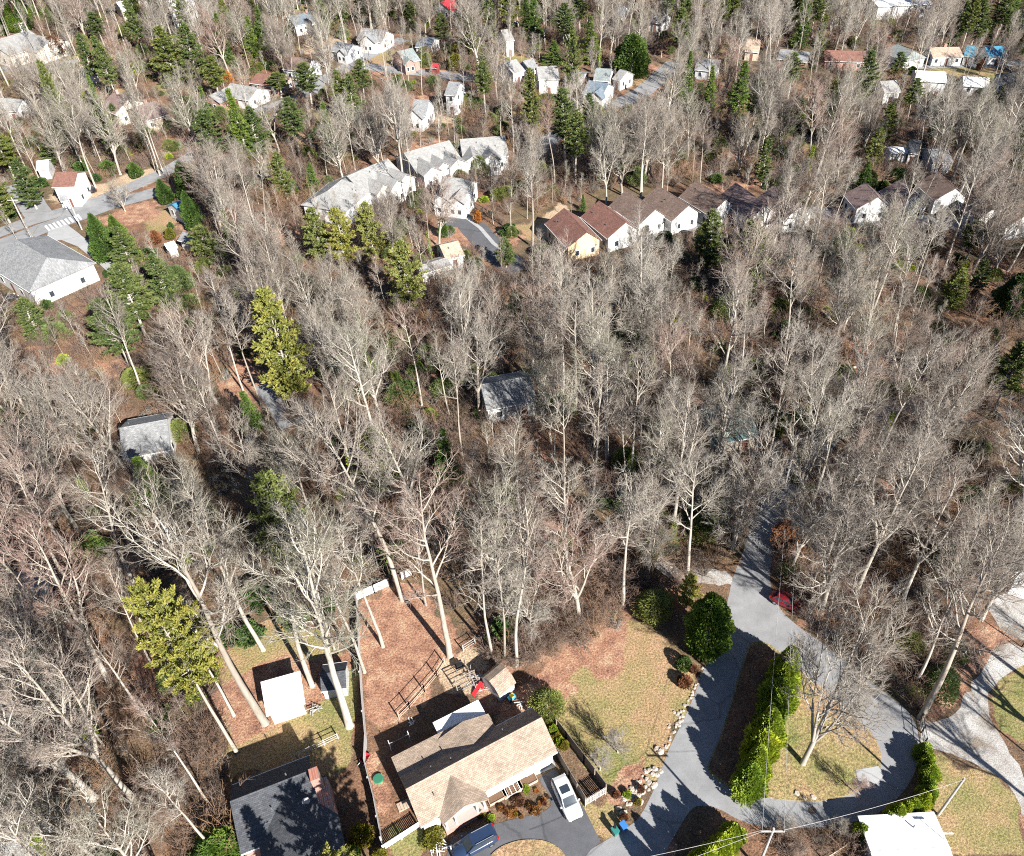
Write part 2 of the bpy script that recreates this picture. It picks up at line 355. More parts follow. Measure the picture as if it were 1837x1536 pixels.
cdw = [zl(262, 492), zl(358, 458), zl(420, 505), zl(560, 620), zl(690, 715), zl(660, 775), zl(600, 730), zl(500, 645), zl(420, 580), zl(330, 545), zl(250, 555)]
sheet('concrete_driveway', gpoly(cdw), .07, M_CONC); ROADS.append(gpoly(cdw))
sheet('garage_driveway', gpoly([(512, 148), (522, 143), (560, 160), (575, 166), (560, 172)]), .016, M_CONC)
M_MARK = paint('road_marking', (.8, .8, .78), .7, .1)
cw = thing('crosswalk', 'white striped crosswalk painted across the far road', 'crosswalk', P(112, 400))
for k in range(9):
    a = zl(240 + k * 21.5, 470 - k * 7.4); A = P(*a); B = P(a[0] + 7.5, a[1] + 8.5); d = (P(a[0] + 3.6, a[1] - 1.2) - A)
    mb = MB(); base = P(112, 400)
    mb.add([Vector((q.x - base.x, q.y - base.y, .075)) for q in (A, A + d, B + d, B)], [(0, 1, 2, 3)]); mb.build('stripe', M_MARK, cw)
# ground sheet with its zones
xs = np.concatenate([[-4000, -1500, -600, -380], np.arange(-300, -66, 2.5), np.arange(-66, 58, .6), np.arange(58, 260, 2.5), [330, 600, 1500, 4000]])
ys = np.concatenate([[-1500, -400, -100, 0, 14], np.arange(22, 120, .6), np.arange(120, 400, 2.2), [450, 600, 1000, 2500, 6000]])
GX, GY = np.meshgrid(xs, ys); gx = GX.ravel(); gy = GY.ravel()
jx = gx + 1.0 * fbm2(gx, gy, .9, 3) + .4 * fbm2(gx, gy, 2.6, 5); jy = gy + 1.0 * fbm2(gx, gy, .9, 4) + .4 * fbm2(gx, gy, 2.6, 6)
zone = np.zeros((len(gx), 4), np.float32); zone[:, 3] = 1
LAWN = [[(1000, 1180), (1060, 1160), (1130, 1115), (1180, 1130), (1215, 1165), (1240, 1200), (1250, 1235), (1215, 1310), (1170, 1400), (1100, 1440), (1060, 1380), (1020, 1330), (1010, 1280)],
        [(395, 1190), (470, 1120), (560, 1130), (630, 1180), (640, 1370), (600, 1400), (410, 1390), (400, 1280)],
        [z4(790, 1000), z4(960, 1060), z4(1100, 1130), z4(1190, 1230), z4(1260, 1420), z4(1260, 1536), z4(640, 1536), z4(640, 1350), z4(760, 1240)],
        [z4(1250, 540), z4(1110, 650), z4(1070, 740), z4(1100, 860), z4(1190, 930), z4(1300, 1000), z4(1300, 540)],
        [z2(1310, 560), z2(1500, 480), z2(1750, 700), z2(1680, 1000), z2(1500, 900), z2(1330, 640)], [z2(1560, 1210), z2(1690, 1130), z2(1800, 1420), z2(1680, 1430)],
        [z2(160, 1330), z2(420, 1330), z2(620, 1300), z2(640, 1400), z2(440, 1510), z2(200, 1530)],
        isl, [zl(400, 560), zl(480, 640), zl(560, 720), zl(520, 740), zl(420, 660), zl(340, 570)], [zl(690, 400), zl(860, 350), zl(980, 460), zl(820, 520), zl(780, 470)],
        [(920, 405), (985, 390), (1010, 430), (940, 425)], [(640, 112), (670, 92), (705, 88), (760, 120), (740, 128)], [(1120, 160), (1120, 130), (1165, 130), (1160, 150)],
        [(1680, 112), (1750, 108), (1760, 115), (1690, 118)], [(130, 160), (150, 148), (190, 140), (200, 165), (170, 185)], [(0, 100), (20, 90), (25, 130), (0, 150)],
        [(740, 190), (755, 170), (765, 200), (755, 215)]]
RUSSET = [[(645, 1085), (700, 1055), (725, 1040), (830, 1145), (800, 1200), (735, 1270), (680, 1310), (655, 1300)],
          [(910, 1000), (1000, 930), (1080, 990), (1120, 1060), (1140, 1110), (1080, 1160), (1000, 1190), (960, 1195), (940, 1120)],
          [(1380, 960), (1440, 920), (1560, 1000), (1650, 1100), (1640, 1250), (1540, 1200), (1440, 1120), (1400, 1060)],
          [z4(720, 800), z4(860, 830), z4(940, 700), z4(1000, 600), z4(1090, 600), z4(1090, 500), z4(1240, 440), z4(1100, 340), z4(930, 360), z4(820, 560)],
          [z2(60, 870), z2(110, 860), z2(260, 1130), z2(250, 1250), z2(150, 1260)], [(380, 690), (440, 640), (490, 720), (450, 760)], [(1500, 600), (1640, 570), (1680, 640), (1560, 720)],
          [(870, 740), (960, 740), (1000, 830), (1080, 1000), (900, 900)], [(60, 640), (0, 1450), (150, 1400), (120, 1300)]]
CLAY = [[z2(590, 230), z2(690, 200), z2(780, 100), z2(900, 160), z2(850, 260), z2(760, 330), z2(900, 440), z2(780, 470), z2(640, 420), z2(560, 330)], [(720, 212), (815, 205), (818, 222), (730, 225)], [(965, 415), (1000, 365), (1030, 380), (1000, 445)],
        [z4(380, 1090), z4(520, 1080), z4(480, 1170), z4(390, 1170)], [(200, 320), (290, 300), (300, 318), (215, 350)], [(95, 350), (190, 325), (205, 345), (110, 372)], [(530, 95), (560, 60), (620, 75), (600, 100)]]
for i, lst in enumerate((LAWN, RUSSET, CLAY)):
    for pl in lst: zone[inside(jx, jy, gpoly(pl)), i] = 1
far_mix = fbm2(gx, gy, .09, 11) + .6 * fbm2(gx, gy, .3, 12)
zone[(gy > 185) & (far_mix > .62), 0] = 1; zone[(far_mix < -.75), 1] = 1
# soften one step
Z = zone.reshape(len(ys), len(xs), 4); Z2 = Z.copy(); Z2[1:-1, 1:-1] = (Z[1:-1, 1:-1] * 2 + Z[:-2, 1:-1] + Z[2:, 1:-1] + Z[1:-1, :-2] + Z[1:-1, 2:]) / 6; zone = Z2.reshape(-1, 4)
idx = np.arange(len(gx)).reshape(len(ys), len(xs))
quads = np.stack([idx[:-1, :-1], idx[:-1, 1:], idx[1:, 1:], idx[1:, :-1]], -1).reshape(-1, 4)
gme = np_mesh('ground', np.stack([gx, gy, np.zeros_like(gx)], 1), quads, [M_GROUND])
ca = gme.color_attributes.new('zone', 'FLOAT_COLOR', 'POINT'); ca.data.foreach_set('color', zone.ravel())
tag(link('ground', gme), kind='structure')
# raised grass islands (their tops use the ground's own colours through the same material)
def bed(name, poly, z, t, col=(1, 0, 0, 1)):
    o = sheet(name, poly, z, M_GROUND, t=t); a = o.data.color_attributes.new('zone', 'FLOAT_COLOR', 'POINT')
    a.data.foreach_set('color', np.tile(np.array(col, np.float32), len(o.data.vertices))); return o
bed('turning_island', ragged(islW, .5, .05), .10, .12, (.8, 0, 0, 1)); bed('driveway_island', dwi, .11, .12)
bed('hedge_bed', ragged(smooth_poly(gpoly([(1250, 1456), (1290, 1462), (1325, 1486), (1380, 1500), (1440, 1504), (1480, 1560), (1200, 1570), (1222, 1500)]), 1), .5, .06), .06, .08, (0, 0, 0, 1))
mul = bed('hedge_mulch', ragged(smooth_poly(gpoly([(1348, 1156), (1338, 1180), (1318, 1246), (1302, 1301), (1284, 1346), (1270, 1378), (1284, 1393), (1312, 1411), (1340, 1424), (1352, 1400), (1385, 1310), (1405, 1225), (1400, 1178), (1374, 1158)]), 1), .5, .05), .106, .01, (0, 0, 0, 1))
sheet('island_path', gpoly([z4(385, 1095), z4(500, 1075), z4(535, 1120), z4(480, 1180), z4(400, 1180)]), .125, M_CONC)

# ================================================================== VEGETATION PROTOTYPES
class TM:
    """triangle soup with a per-vertex 'tip' value"""
    def __init__(s): s.V = []; s.F = []; s.T = []
    def tube(s, pts, rads, n, t0, t1):
        base = len(s.V); k = len(pts)
        for i in range(k):
            a = pts[max(i - 1, 0)]; b = pts[min(i + 1, k - 1)]
            dx, dy, dz = b[0] - a[0], b[1] - a[1], b[2] - a[2]; l = math.sqrt(dx * dx + dy * dy + dz * dz) or 1; dx /= l; dy /= l; dz /= l
            if abs(dz) < .9: ax, ay, az = -dy, dx, 0.
            else: ax, ay, az = 0., -dz, dy
            l = math.sqrt(ax * ax + ay * ay + az * az) or 1; ax /= l; ay /= l; az /= l
            bx, by, bz = dy * az - dz * ay, dz * ax - dx * az, dx * ay - dy * ax
            r = rads[i]; tt = t0 + (t1 - t0) * i / (k - 1); p = pts[i]
            for q in range(n):
                c, sn = math.cos(6.2832 * q / n) * r, math.sin(6.2832 * q / n) * r
                s.V.append((p[0] + ax * c + bx * sn, p[1] + ay * c + by * sn, p[2] + az * c + bz * sn)); s.T.append(tt)
        for i in range(k - 1):
            for q in range(n):
                a, b = base + i * n + q, base + i * n + (q + 1) % n
                s.F.append((a, b, b + n)); s.F.append((a, b + n, a + n))
    def spike(s, p, d, L, r, t0, t1):
        base = len(s.V); dx, dy, dz = d
        ax, ay, az = (-dy, dx, 0.) if abs(dz) < .9 else (0., -dz, dy)
        l = math.sqrt(ax * ax + ay * ay + az * az) or 1; ax *= r / l; ay *= r / l; az *= r / l
        bx, by, bz = (dy * az - dz * ay), (dz * ax - dx * az), (dx * ay - dy * ax)
        s.V += [(p[0] + ax, p[1] + ay, p[2] + az), (p[0] - .5 * ax + .87 * bx, p[1] - .5 * ay + .87 * by, p[2] - .5 * az + .87 * bz),
                (p[0] - .5 * ax - .87 * bx, p[1] - .5 * ay - .87 * by, p[2] - .5 * az - .87 * bz), (p[0] + dx * L, p[1] + dy * L, p[2] + dz * L)]
        s.T += [t0, t0, t0, t1]; s.F += [(base, base + 1, base + 3), (base + 1, base + 2, base + 3), (base + 2, base, base + 3)]
    def leaf(s, p, d, L, w, rng, t):
        """one flat blade from p along d"""
        base = len(s.V); dx, dy, dz = d; ux, uy, uz = rng.uniform(-1, 1), rng.uniform(-1, 1), rng.uniform(-1, 1)
        cx, cy, cz = dy * uz - dz * uy, dz * ux - dx * uz, dx * uy - dy * ux; l = math.sqrt(cx * cx + cy * cy + cz * cz) or 1; w /= l
        m = .45 * L
        s.V += [tuple(p), (p[0] + dx * m + cx * w, p[1] + dy * m + cy * w, p[2] + dz * m + cz * w), (p[0] + dx * L, p[1] + dy * L, p[2] + dz * L), (p[0] + dx * m - cx * w, p[1] + dy * m - cy * w, p[2] + dz * m - cz * w)]
        s.T += [t] * 4; s.F += [(base, base + 1, base + 2), (base, base + 2, base + 3)]
    def mesh(s, name, mat): return np_mesh(name, s.V, s.F, [mat], s.T)
def unit(v):
    l = math.sqrt(v[0] ** 2 + v[1] ** 2 + v[2] ** 2) or 1; return (v[0] / l, v[1] / l, v[2] / l)
def turn(d, ang, rng, az=None):
    """d tilted by ang around a random azimuth"""
    a = rng.uniform(0, 6.2832) if az is None else az
    ax = (-d[1], d[0], 0.) if abs(d[2]) < .95 else (1., 0., 0.); ax = unit(ax)
    bx = (d[1] * ax[2] - d[2] * ax[1], d[2] * ax[0] - d[0] * ax[2], d[0] * ax[1] - d[1] * ax[0])
    c, s_ = math.cos(ang), math.sin(ang); ca, sa = math.cos(a), math.sin(a)
    return unit(tuple(d[i] * c + (ax[i] * ca + bx[i] * sa) * s_ for i in range(3)))
def bare_tree(seed, Ht, r0, clear, spread, n1, lean=0., dens=1., fork=False, droop=0.):
    """leafless hardwood: straight bole, rising limbs, branches, twigs. returns (trunk TM, crown TM)"""
    rng = random.Random(seed); T, C = TM(), TM()
    def path(p, d, L, n, wob, up):
        pts = [p]
        for _ in range(n):
            d = unit((d[0] + rng.gauss(0, wob), d[1] + rng.gauss(0, wob), d[2] + rng.gauss(0, wob * .6) + up)); p = (p[0] + d[0] * L / n, p[1] + d[1] * L / n, p[2] + d[2] * L / n); pts.append(p)
        return pts
    def at(pts, t):
        x = t * (len(pts) - 1); i = min(int(x), len(pts) - 2); f = x - i; a, b = pts[i], pts[i + 1]
        return tuple(a[k] + (b[k] - a[k]) * f for k in range(3)), unit(tuple(b[k] - a[k] for k in range(3)))
    def twigs(pts, L, n, r):
        for _ in range(n):
            p, d = at(pts, rng.uniform(.25, 1.)); d = turn(d, rng.uniform(.3, .85), rng); d = unit((d[0], d[1], d[2] + .22 - droop)); l = L * rng.uniform(.5, 1.25)
            C.spike(p, d, l, r, .75, 1.)
            if rng.random() < .75:
                q = tuple(p[k] + d[k] * l * rng.uniform(.3, .7) for k in range(3)); C.spike(q, turn(d, rng.uniform(.4, .8), rng), l * .6, r * .7, .9, 1.)
    def limb(p, d, L, r, lvl):
        if lvl == 1:
            pts = path(p, d, L, 6, .12, .14 - droop * .3); rad = [r * (1 - .8 * (i / 6) ** .8) for i in range(7)]; C.tube(pts, rad, 5, 0., .12)
            k = max(3, int(L * 1.6 * dens))
            for j in range(k):
                t = .18 + .8 * (j + rng.random()) / k; q, dd = at(pts, min(t, .99)); limb(q, turn(dd, rng.uniform(.45, .9), rng), L * (.55 - .28 * t) * rng.uniform(.7, 1.2), r * (1 - .75 * t) * .6, 2)
            limb(pts[-1], unit(tuple(pts[-1][i] - pts[-2][i] for i in range(3))), L * .25, rad[-1], 2)
        elif lvl == 2:
            pts = path(p, d, L, 3, .17, .10 - droop); r = max(r, .036); C.tube(pts, [r, r * .75, r * .52, r * .3], 3, .02, .4)
            k = max(2, int(L * 2.5 * dens))
            for j in range(k):
                t = .15 + .85 * (j + rng.random()) / k; q, dd = at(pts, min(t, .99)); limb(q, turn(dd, rng.uniform(.4, .85), rng), rng.uniform(.7, 1.5) * (.6 + .1 * L), max(r * .5, .021), 3)
            twigs(pts, .9, 3, .014)
        else:
            d2 = unit((d[0] + rng.gauss(0, .2), d[1] + rng.gauss(0, .2), d[2] + .15 - droop)); m = tuple(p[i] + d[i] * L * .5 for i in range(3)); e = tuple(m[i] + d2[i] * L * .6 for i in range(3))
            C.tube([p, m, e], [r, r * .75, r * .4], 3, .25, .8); twigs([p, m, e], .85, int(4.2 * dens + rng.random()), .0125)
    d0 = unit((lean * rng.uniform(-1, 1), lean * rng.uniform(-1, 1), 1))
    n = 10; pts = [(0, 0, -.15)] + path((0, 0, .25), d0, Ht * .93, n - 1, .028, .03)
    r0 *= .84; rad = [r0 * 1.5] + [r0 * (1.06 - .9 * (i / (n - 1)) ** .95) for i in range(n)]
    rad = rad[:len(pts)]; T.tube(pts, rad, 8, 0., .12)
    stems = [(pts, 1.)]
    if fork:
        for k in range(fork):
            q, dd = at(pts, clear * .95); f = path(q, turn(dd, rng.uniform(.28, .5), rng, az=6.28 * k / fork + rng.random()), Ht * (1 - clear) * .85, 6, .06, .11)
            T.tube(f, [r0 * .62 * (1 - .8 * i / 6) for i in range(7)], 6, 0., .15); stems.append((f, .0))
    for st, main in stems:
        m = n1 if main else max(4, n1 // 2)
        for j in range(m):
            u = (j + rng.random()) / m; t = (clear + (1 - clear) * u) if main else (.15 + .85 * u); t = min(t, .985); q, dd = at(st, t)
            prof = (1.12 - .58 * u) * (.75 + .25 * math.sin(min(1, u * 2.5) * 1.57)); L = spread * prof * rng.uniform(.75, 1.2) * (1 if main else .7)
            limb(q, turn(dd, rng.uniform(.6, 1.1) * (1 - .2 * u), rng), L, r0 * (.32 - .19 * u) + .025, 1)
        limb(st[-1], unit(tuple(st[-1][i] - st[-2][i] for i in range(3))), spread * .3, .06, 1)
    return T, C
def joined(name, parts):
    V, Fc, T, mi = [], [], [], []; mats = []
    for k, (tm, mat) in enumerate(parts):
        o = sum(len(x) for x in V); V.append(np.array(tm.V, np.float32)); Fc.append(np.array(tm.F, np.int32) + o); T.append(np.array(tm.T, np.float32)); mi.append(np.full(len(tm.F), k)); mats.append(mat)
    return np_mesh(name, np.concatenate(V), np.concatenate(Fc), mats, np.concatenate(T), np.concatenate(mi))
BARE = []   # (kind, height, trunk mesh, crown mesh, joined mesh, crown radius)
specs = [('tall', 26, .36, .5, 6.6, 13, 0.03, 1., 0), ('tall', 24, .30, .54, 6.0, 12, .04, 1., 0), ('tall', 28, .40, .5, 6.8, 13, .03, 1., 2), ('tall', 22, .26, .52, 5.4, 12, .05, 1.05, 0),
         ('broad', 20, .36, .36, 7.6, 14, .05, 1., 2), ('broad', 18, .34, .25, 7.2, 13, .06, 1.05, 3), ('broad', 22, .42, .36, 8.0, 14, .04, .95, 2),
         ('slim', 19, .17, .56, 3.6, 11, .05, 1.1, 0), ('slim', 22, .19, .62, 3.6, 11, .04, 1.1, 0), ('slim', 16, .14, .45, 2.8, 10, .06, 1.1, 0)]
for i, (k, h, r, c, sp, n1, ln, de, fk) in enumerate(specs):
    T, C = bare_tree(100 + i, h, r, c, sp, n1, ln, de, fk)
    BARE.append((k, h, T.mesh('trunk', M_BARK), C.mesh('crown', M_BARK), joined('bare_tree', [(T, M_BARK), (C, M_BARK)]), sp))
M_UNDER = leafm('twig_red', [(0, (.2, .15, .12)), (1, (.21, .14, .11))], .0)
def bare_bush(seed, h, w, n, mat):
    rng = random.Random(seed); C = TM()
    for _ in range(n):
        d = unit((rng.gauss(0, .45) * w, rng.gauss(0, .45) * w, 1)); p = (rng.uniform(-.3, .3) * w, rng.uniform(-.3, .3) * w, -.05); L = h * rng.uniform(.55, 1)
        m = tuple(p[i] + d[i] * L * .5 for i in range(3)); d2 = turn(d, rng.uniform(0, .35), rng); e = tuple(m[i] + d2[i] * L * .5 for i in range(3)); C.tube([p, m, e], [.03, .022, .01], 3, 0, .8)
        for _ in range(9):
            t = rng.uniform(.25, 1); q = tuple(p[i] + (e[i] - p[i]) * t for i in range(3)); dd = turn(d2, rng.uniform(.3, .9), rng); l = h * rng.uniform(.12, .3)
            C.spike(q, dd, l, .014, .6, 1)
            for _ in range(2): C.spike(tuple(q[i] + dd[i] * l * .5 for i in range(3)), turn(dd, .6, rng), l * .6, .01, .8, 1)
    return C.mesh('bare_bush', mat)
# ---- evergreens
PINE_ST = [(0, (.04, .06, .018)), (.4, (.085, .12, .035)), (.8, (.14, .175, .05)), (1, (.2, .215, .07))]
M_PINE = leafm('pine_needles', PINE_ST, .3)
M_PINE_Y = leafm('pine_needles_light', [(0, (.09, .115, .03)), (.5, (.18, .205, .055)), (1, (.29, .285, .085))], .3)
M_SPRUCE = leafm('spruce_needles', [(0, (.04, .075, .018)), (.5, (.085, .145, .03)), (1, (.15, .21, .045))], .3)
M_ARB = leafm('arborvitae', [(0, (.12, .19, .02)), (.5, (.28, .37, .04)), (1, (.46, .49, .07))], .4)
M_HOLLY = leafm('holly_leaf', [(0, (.06, .11, .018)), (.5, (.13, .21, .03)), (1, (.23, .29, .05))], .35)
M_MAG = leafm('magnolia_leaf', [(0, (.03, .06, .018)), (.6, (.065, .115, .028)), (1, (.13, .175, .045))], .2)
M_SHRUB_Y = leafm('shrub_yellow', [(0, (.10, .10, .015)), (.5, (.2, .18, .025)), (1, (.30, .25, .04))], .3)
M_SHRUB_R = leafm('shrub_rust', [(0, (.12, .05, .025)), (.5, (.2, .09, .05)), (1, (.28, .14, .08))], .3)
M_SHRUB_G = leafm('shrub_grey_green', [(0, (.09, .12, .04)), (.5, (.17, .21, .07)), (1, (.25, .28, .11))], .3)
M_ORANGE = leafm('shrub_orange', [(0, (.22, .08, .02)), (.5, (.36, .15, .04)), (1, (.5, .27, .1))], .3)
def pine_tree(seed, Ht, r0, low, wid, mat, shape='pine', layers=22, needles=15, clump=.6):
    """trunk, whorled limbs, needle tufts along each limb"""
    rng = random.Random(seed); T, C = TM(), TM()
    pts = [(0, 0, -.1)]; x = y = 0
    for i in range(9): x += rng.gauss(0, .1); y += rng.gauss(0, .1); pts.append((x, y, Ht * (i + 1) / 9))
    T.tube(pts, [r0 * (1.25 if i == 0 else 1.05 - .95 * i / 9) for i in range(10)], 7, 0, .2)
    for k in range(layers):
        u = min(1., (k + .3 * rng.random()) / (layers - 1)); z = Ht * (low + (.985 - low) * min(u, 1)); i = min(int(z / Ht * 9), 8); cx, cy = pts[i + 1][0], pts[i + 1][1]
        if shape == 'pine': prof = (.55 + .6 * math.sin(min(1, u * 1.9) * 1.57)) * (1 - u) ** .62 + .1
        elif shape == 'round': prof = math.sqrt(max(0, 1 - (2 * u - .85) ** 2 / 1.4)) * .95 + .06
        else: prof = (1 - u) * .98 + .06
        nb = rng.randint(5, 7); a0 = rng.random() * 6.28
        for b in range(nb):
            if shape == 'pine' and rng.random() < .13: continue
            a = a0 + 6.28 * b / nb + rng.gauss(0, .18); L = wid * prof * rng.uniform(.62, 1.18); rise = rng.uniform(.05, .35) if shape == 'pine' else rng.uniform(-.15, .2)
            d = unit((math.cos(a), math.sin(a), rise + .6 * u)); p0 = (cx, cy, z); e = tuple(p0[j] + d[j] * L for j in range(3))
            T.tube([p0, e], [.05 + .02 * L, .015], 3, .1, .5)
            n = max(3, int(L / .3))
            for q in range(n):
                t = .22 + .78 * (q + rng.random()) / n; side = (1.05 - t) * .55 * L * .5
                c = (p0[0] + d[0] * L * t - d[1] * rng.uniform(-side, side), p0[1] + d[1] * L * t + d[0] * rng.uniform(-side, side), p0[2] + d[2] * L * t + rng.uniform(-.12, .22))
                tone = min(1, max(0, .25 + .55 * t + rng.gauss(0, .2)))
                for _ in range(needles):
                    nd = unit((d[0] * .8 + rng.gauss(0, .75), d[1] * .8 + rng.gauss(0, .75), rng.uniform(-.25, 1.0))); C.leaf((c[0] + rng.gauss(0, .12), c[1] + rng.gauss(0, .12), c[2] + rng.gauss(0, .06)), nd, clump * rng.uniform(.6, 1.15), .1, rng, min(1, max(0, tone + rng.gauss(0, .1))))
    return T, C, mat
def leafy(seed, n, rx, rz, mat, prof, leaf=(.3, .09), up=.9, lump=.22, stem=True, base=.0):
    """dense crown: leaves in a lumpy shell around a stem; prof(u) = radius share by height share"""
    rng = random.Random(seed); C = TM(); T = TM(); T.tube([(0, 0, -.05), (0, 0, rz * .5), (0, 0, rz * .85)], [.09 * rx, .06 * rx, .02], 5, 0, .3)
    lobes = [(rng.uniform(0, 6.28), rng.uniform(0, 1), rng.uniform(.5, 1)) for _ in range(14)]
    for _ in range(n):
        u = rng.random() ** .85; a = rng.uniform(0, 6.28); g = 0
        for la, lu, ls in lobes:
            da = abs((a - la + 3.1416) % 6.2832 - 3.1416); g = max(g, ls * math.exp(-(da / .5) ** 2 - ((u - lu) / .12) ** 2))
        rr = prof(u) * rx * (1 - lump + lump * 1.6 * g); t = 1 - .45 * rng.random() ** 2; z = base + u * rz + rng.gauss(0, .05) * rz * .4
        p = (math.cos(a) * rr * t, math.sin(a) * rr * t, max(.03, z)); d = unit((math.cos(a) * .9 + rng.gauss(0, .45), math.sin(a) * .9 + rng.gauss(0, .45), up + rng.gauss(0, .4)))
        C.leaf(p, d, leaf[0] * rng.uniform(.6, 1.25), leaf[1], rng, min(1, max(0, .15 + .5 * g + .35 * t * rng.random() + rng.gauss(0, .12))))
    return T, C, mat
E3 = lambda a, b: (lambda u: max(.04, (1 - u ** a) ** b) * min(1, .55 + u * 4))
PROTO = {}
def proto(key, tcm):
    T, C, mat = tcm; PROTO[key] = (T.mesh('trunk', M_BARK), C.mesh('crown', mat), joined(key, [(T, M_BARK), (C, mat)]), max(v[2] for v in C.V), max(v[0] for v in C.V))
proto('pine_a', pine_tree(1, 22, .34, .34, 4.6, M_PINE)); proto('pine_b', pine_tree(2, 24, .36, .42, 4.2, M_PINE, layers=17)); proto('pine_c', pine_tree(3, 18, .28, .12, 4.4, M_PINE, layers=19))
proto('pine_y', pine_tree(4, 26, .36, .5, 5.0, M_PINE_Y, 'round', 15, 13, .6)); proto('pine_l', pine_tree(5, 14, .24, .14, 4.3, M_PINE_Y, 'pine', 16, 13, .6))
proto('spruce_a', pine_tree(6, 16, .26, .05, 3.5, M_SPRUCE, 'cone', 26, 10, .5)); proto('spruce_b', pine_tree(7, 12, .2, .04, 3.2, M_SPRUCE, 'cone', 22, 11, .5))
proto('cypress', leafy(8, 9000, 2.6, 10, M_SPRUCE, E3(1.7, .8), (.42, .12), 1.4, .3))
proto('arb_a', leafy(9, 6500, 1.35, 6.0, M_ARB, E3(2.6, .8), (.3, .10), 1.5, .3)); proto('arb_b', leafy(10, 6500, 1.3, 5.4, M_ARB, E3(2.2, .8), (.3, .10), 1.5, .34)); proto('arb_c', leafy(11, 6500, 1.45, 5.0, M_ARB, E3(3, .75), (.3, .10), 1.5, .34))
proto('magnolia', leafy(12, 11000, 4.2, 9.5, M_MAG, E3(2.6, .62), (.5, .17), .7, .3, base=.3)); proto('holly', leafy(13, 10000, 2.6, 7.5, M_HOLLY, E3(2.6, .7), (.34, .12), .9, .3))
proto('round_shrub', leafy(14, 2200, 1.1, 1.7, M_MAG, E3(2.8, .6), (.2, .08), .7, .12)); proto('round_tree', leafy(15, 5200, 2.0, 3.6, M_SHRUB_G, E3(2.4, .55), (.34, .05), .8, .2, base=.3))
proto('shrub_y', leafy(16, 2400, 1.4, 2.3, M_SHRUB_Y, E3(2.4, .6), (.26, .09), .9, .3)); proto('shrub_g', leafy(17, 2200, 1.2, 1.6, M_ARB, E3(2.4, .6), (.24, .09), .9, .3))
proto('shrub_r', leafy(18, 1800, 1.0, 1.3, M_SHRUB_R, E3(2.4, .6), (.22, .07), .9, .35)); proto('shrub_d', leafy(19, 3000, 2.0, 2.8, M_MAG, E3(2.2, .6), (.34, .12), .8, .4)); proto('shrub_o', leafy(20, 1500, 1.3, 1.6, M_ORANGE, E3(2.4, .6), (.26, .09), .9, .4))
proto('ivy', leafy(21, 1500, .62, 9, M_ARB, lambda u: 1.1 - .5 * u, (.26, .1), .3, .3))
proto('oak_red', leafy(22, 2600, 2.6, 4.6, M_SHRUB_R, E3(2.2, .6), (.28, .09), .6, .4, base=1.0))
BUSH = [bare_bush(30 + i, h, w, n, M_UNDER) for i, (h, w, n) in enumerate([(3.2, 1.3, 26), (2.2, 1.4, 26), (4.5, 1.2, 24)])]
BUSH.append(bare_bush(40, 1.6, 1.5, 30, leafm('twig_grey', [(0, (.28, .245, .21)), (1, (.29, .25, .215))], 0)))

# ================================================================== BUILDINGS
M_GLASS = glassm(); M_CHIM = brickm('brick_chimney', (.32, .13, .09)); M_PIPE = paint('vent_pipe', (.12, .12, .12), .6, .2); M_DOOR = paint('door', (.16, .07, .05), .6, .2)
FOOT = []        # footprints (world polygons) kept free of trees
SHOWN = []       # pixel boxes where the photograph shows roofs clear of branches: (x0,y0,x1,y1)
UNIT = {}
def unit_box(name, mat):
    if (name, mat.name) not in UNIT: UNIT[(name, mat.name)] = MB().box(-.5, .5, -.5, .5, -.5, .5).mesh(name, mat)
    return UNIT[(name, mat.name)]
def window(root, x, y, z, w, h, face, frame=None):
    """face: 'f' front (-y), 'b' back, 'l' (-x), 'r' (+x); frame proud of the wall, pane proud of nothing but set in it"""
    rot = {'f': 0, 'b': math.pi, 'l': -math.pi / 2, 'r': math.pi / 2}[face]
    o = link('window', unit_box('window', frame or M_WHITE), root, (x, y, z), rot, (w, .10, h))
    p = link('pane', unit_box('pane', M_GLASS), o, (0, -.06, 0), 0, (1 - .2 / w, 1., 1 - .2 / h))
    return o
def roof2(mb, x0, x1, ze_f, ze_r, zr, rf, rr, t=.16, oh=.0):
    mb.slab([(x0, -rf, ze_f), (x1, -rf, ze_f), (x1, 0, zr), (x0, 0, zr)], t); mb.slab([(x0, .002, zr), (x1, .002, zr), (x1, rr, ze_r), (x0, rr, ze_r)], t); return mb
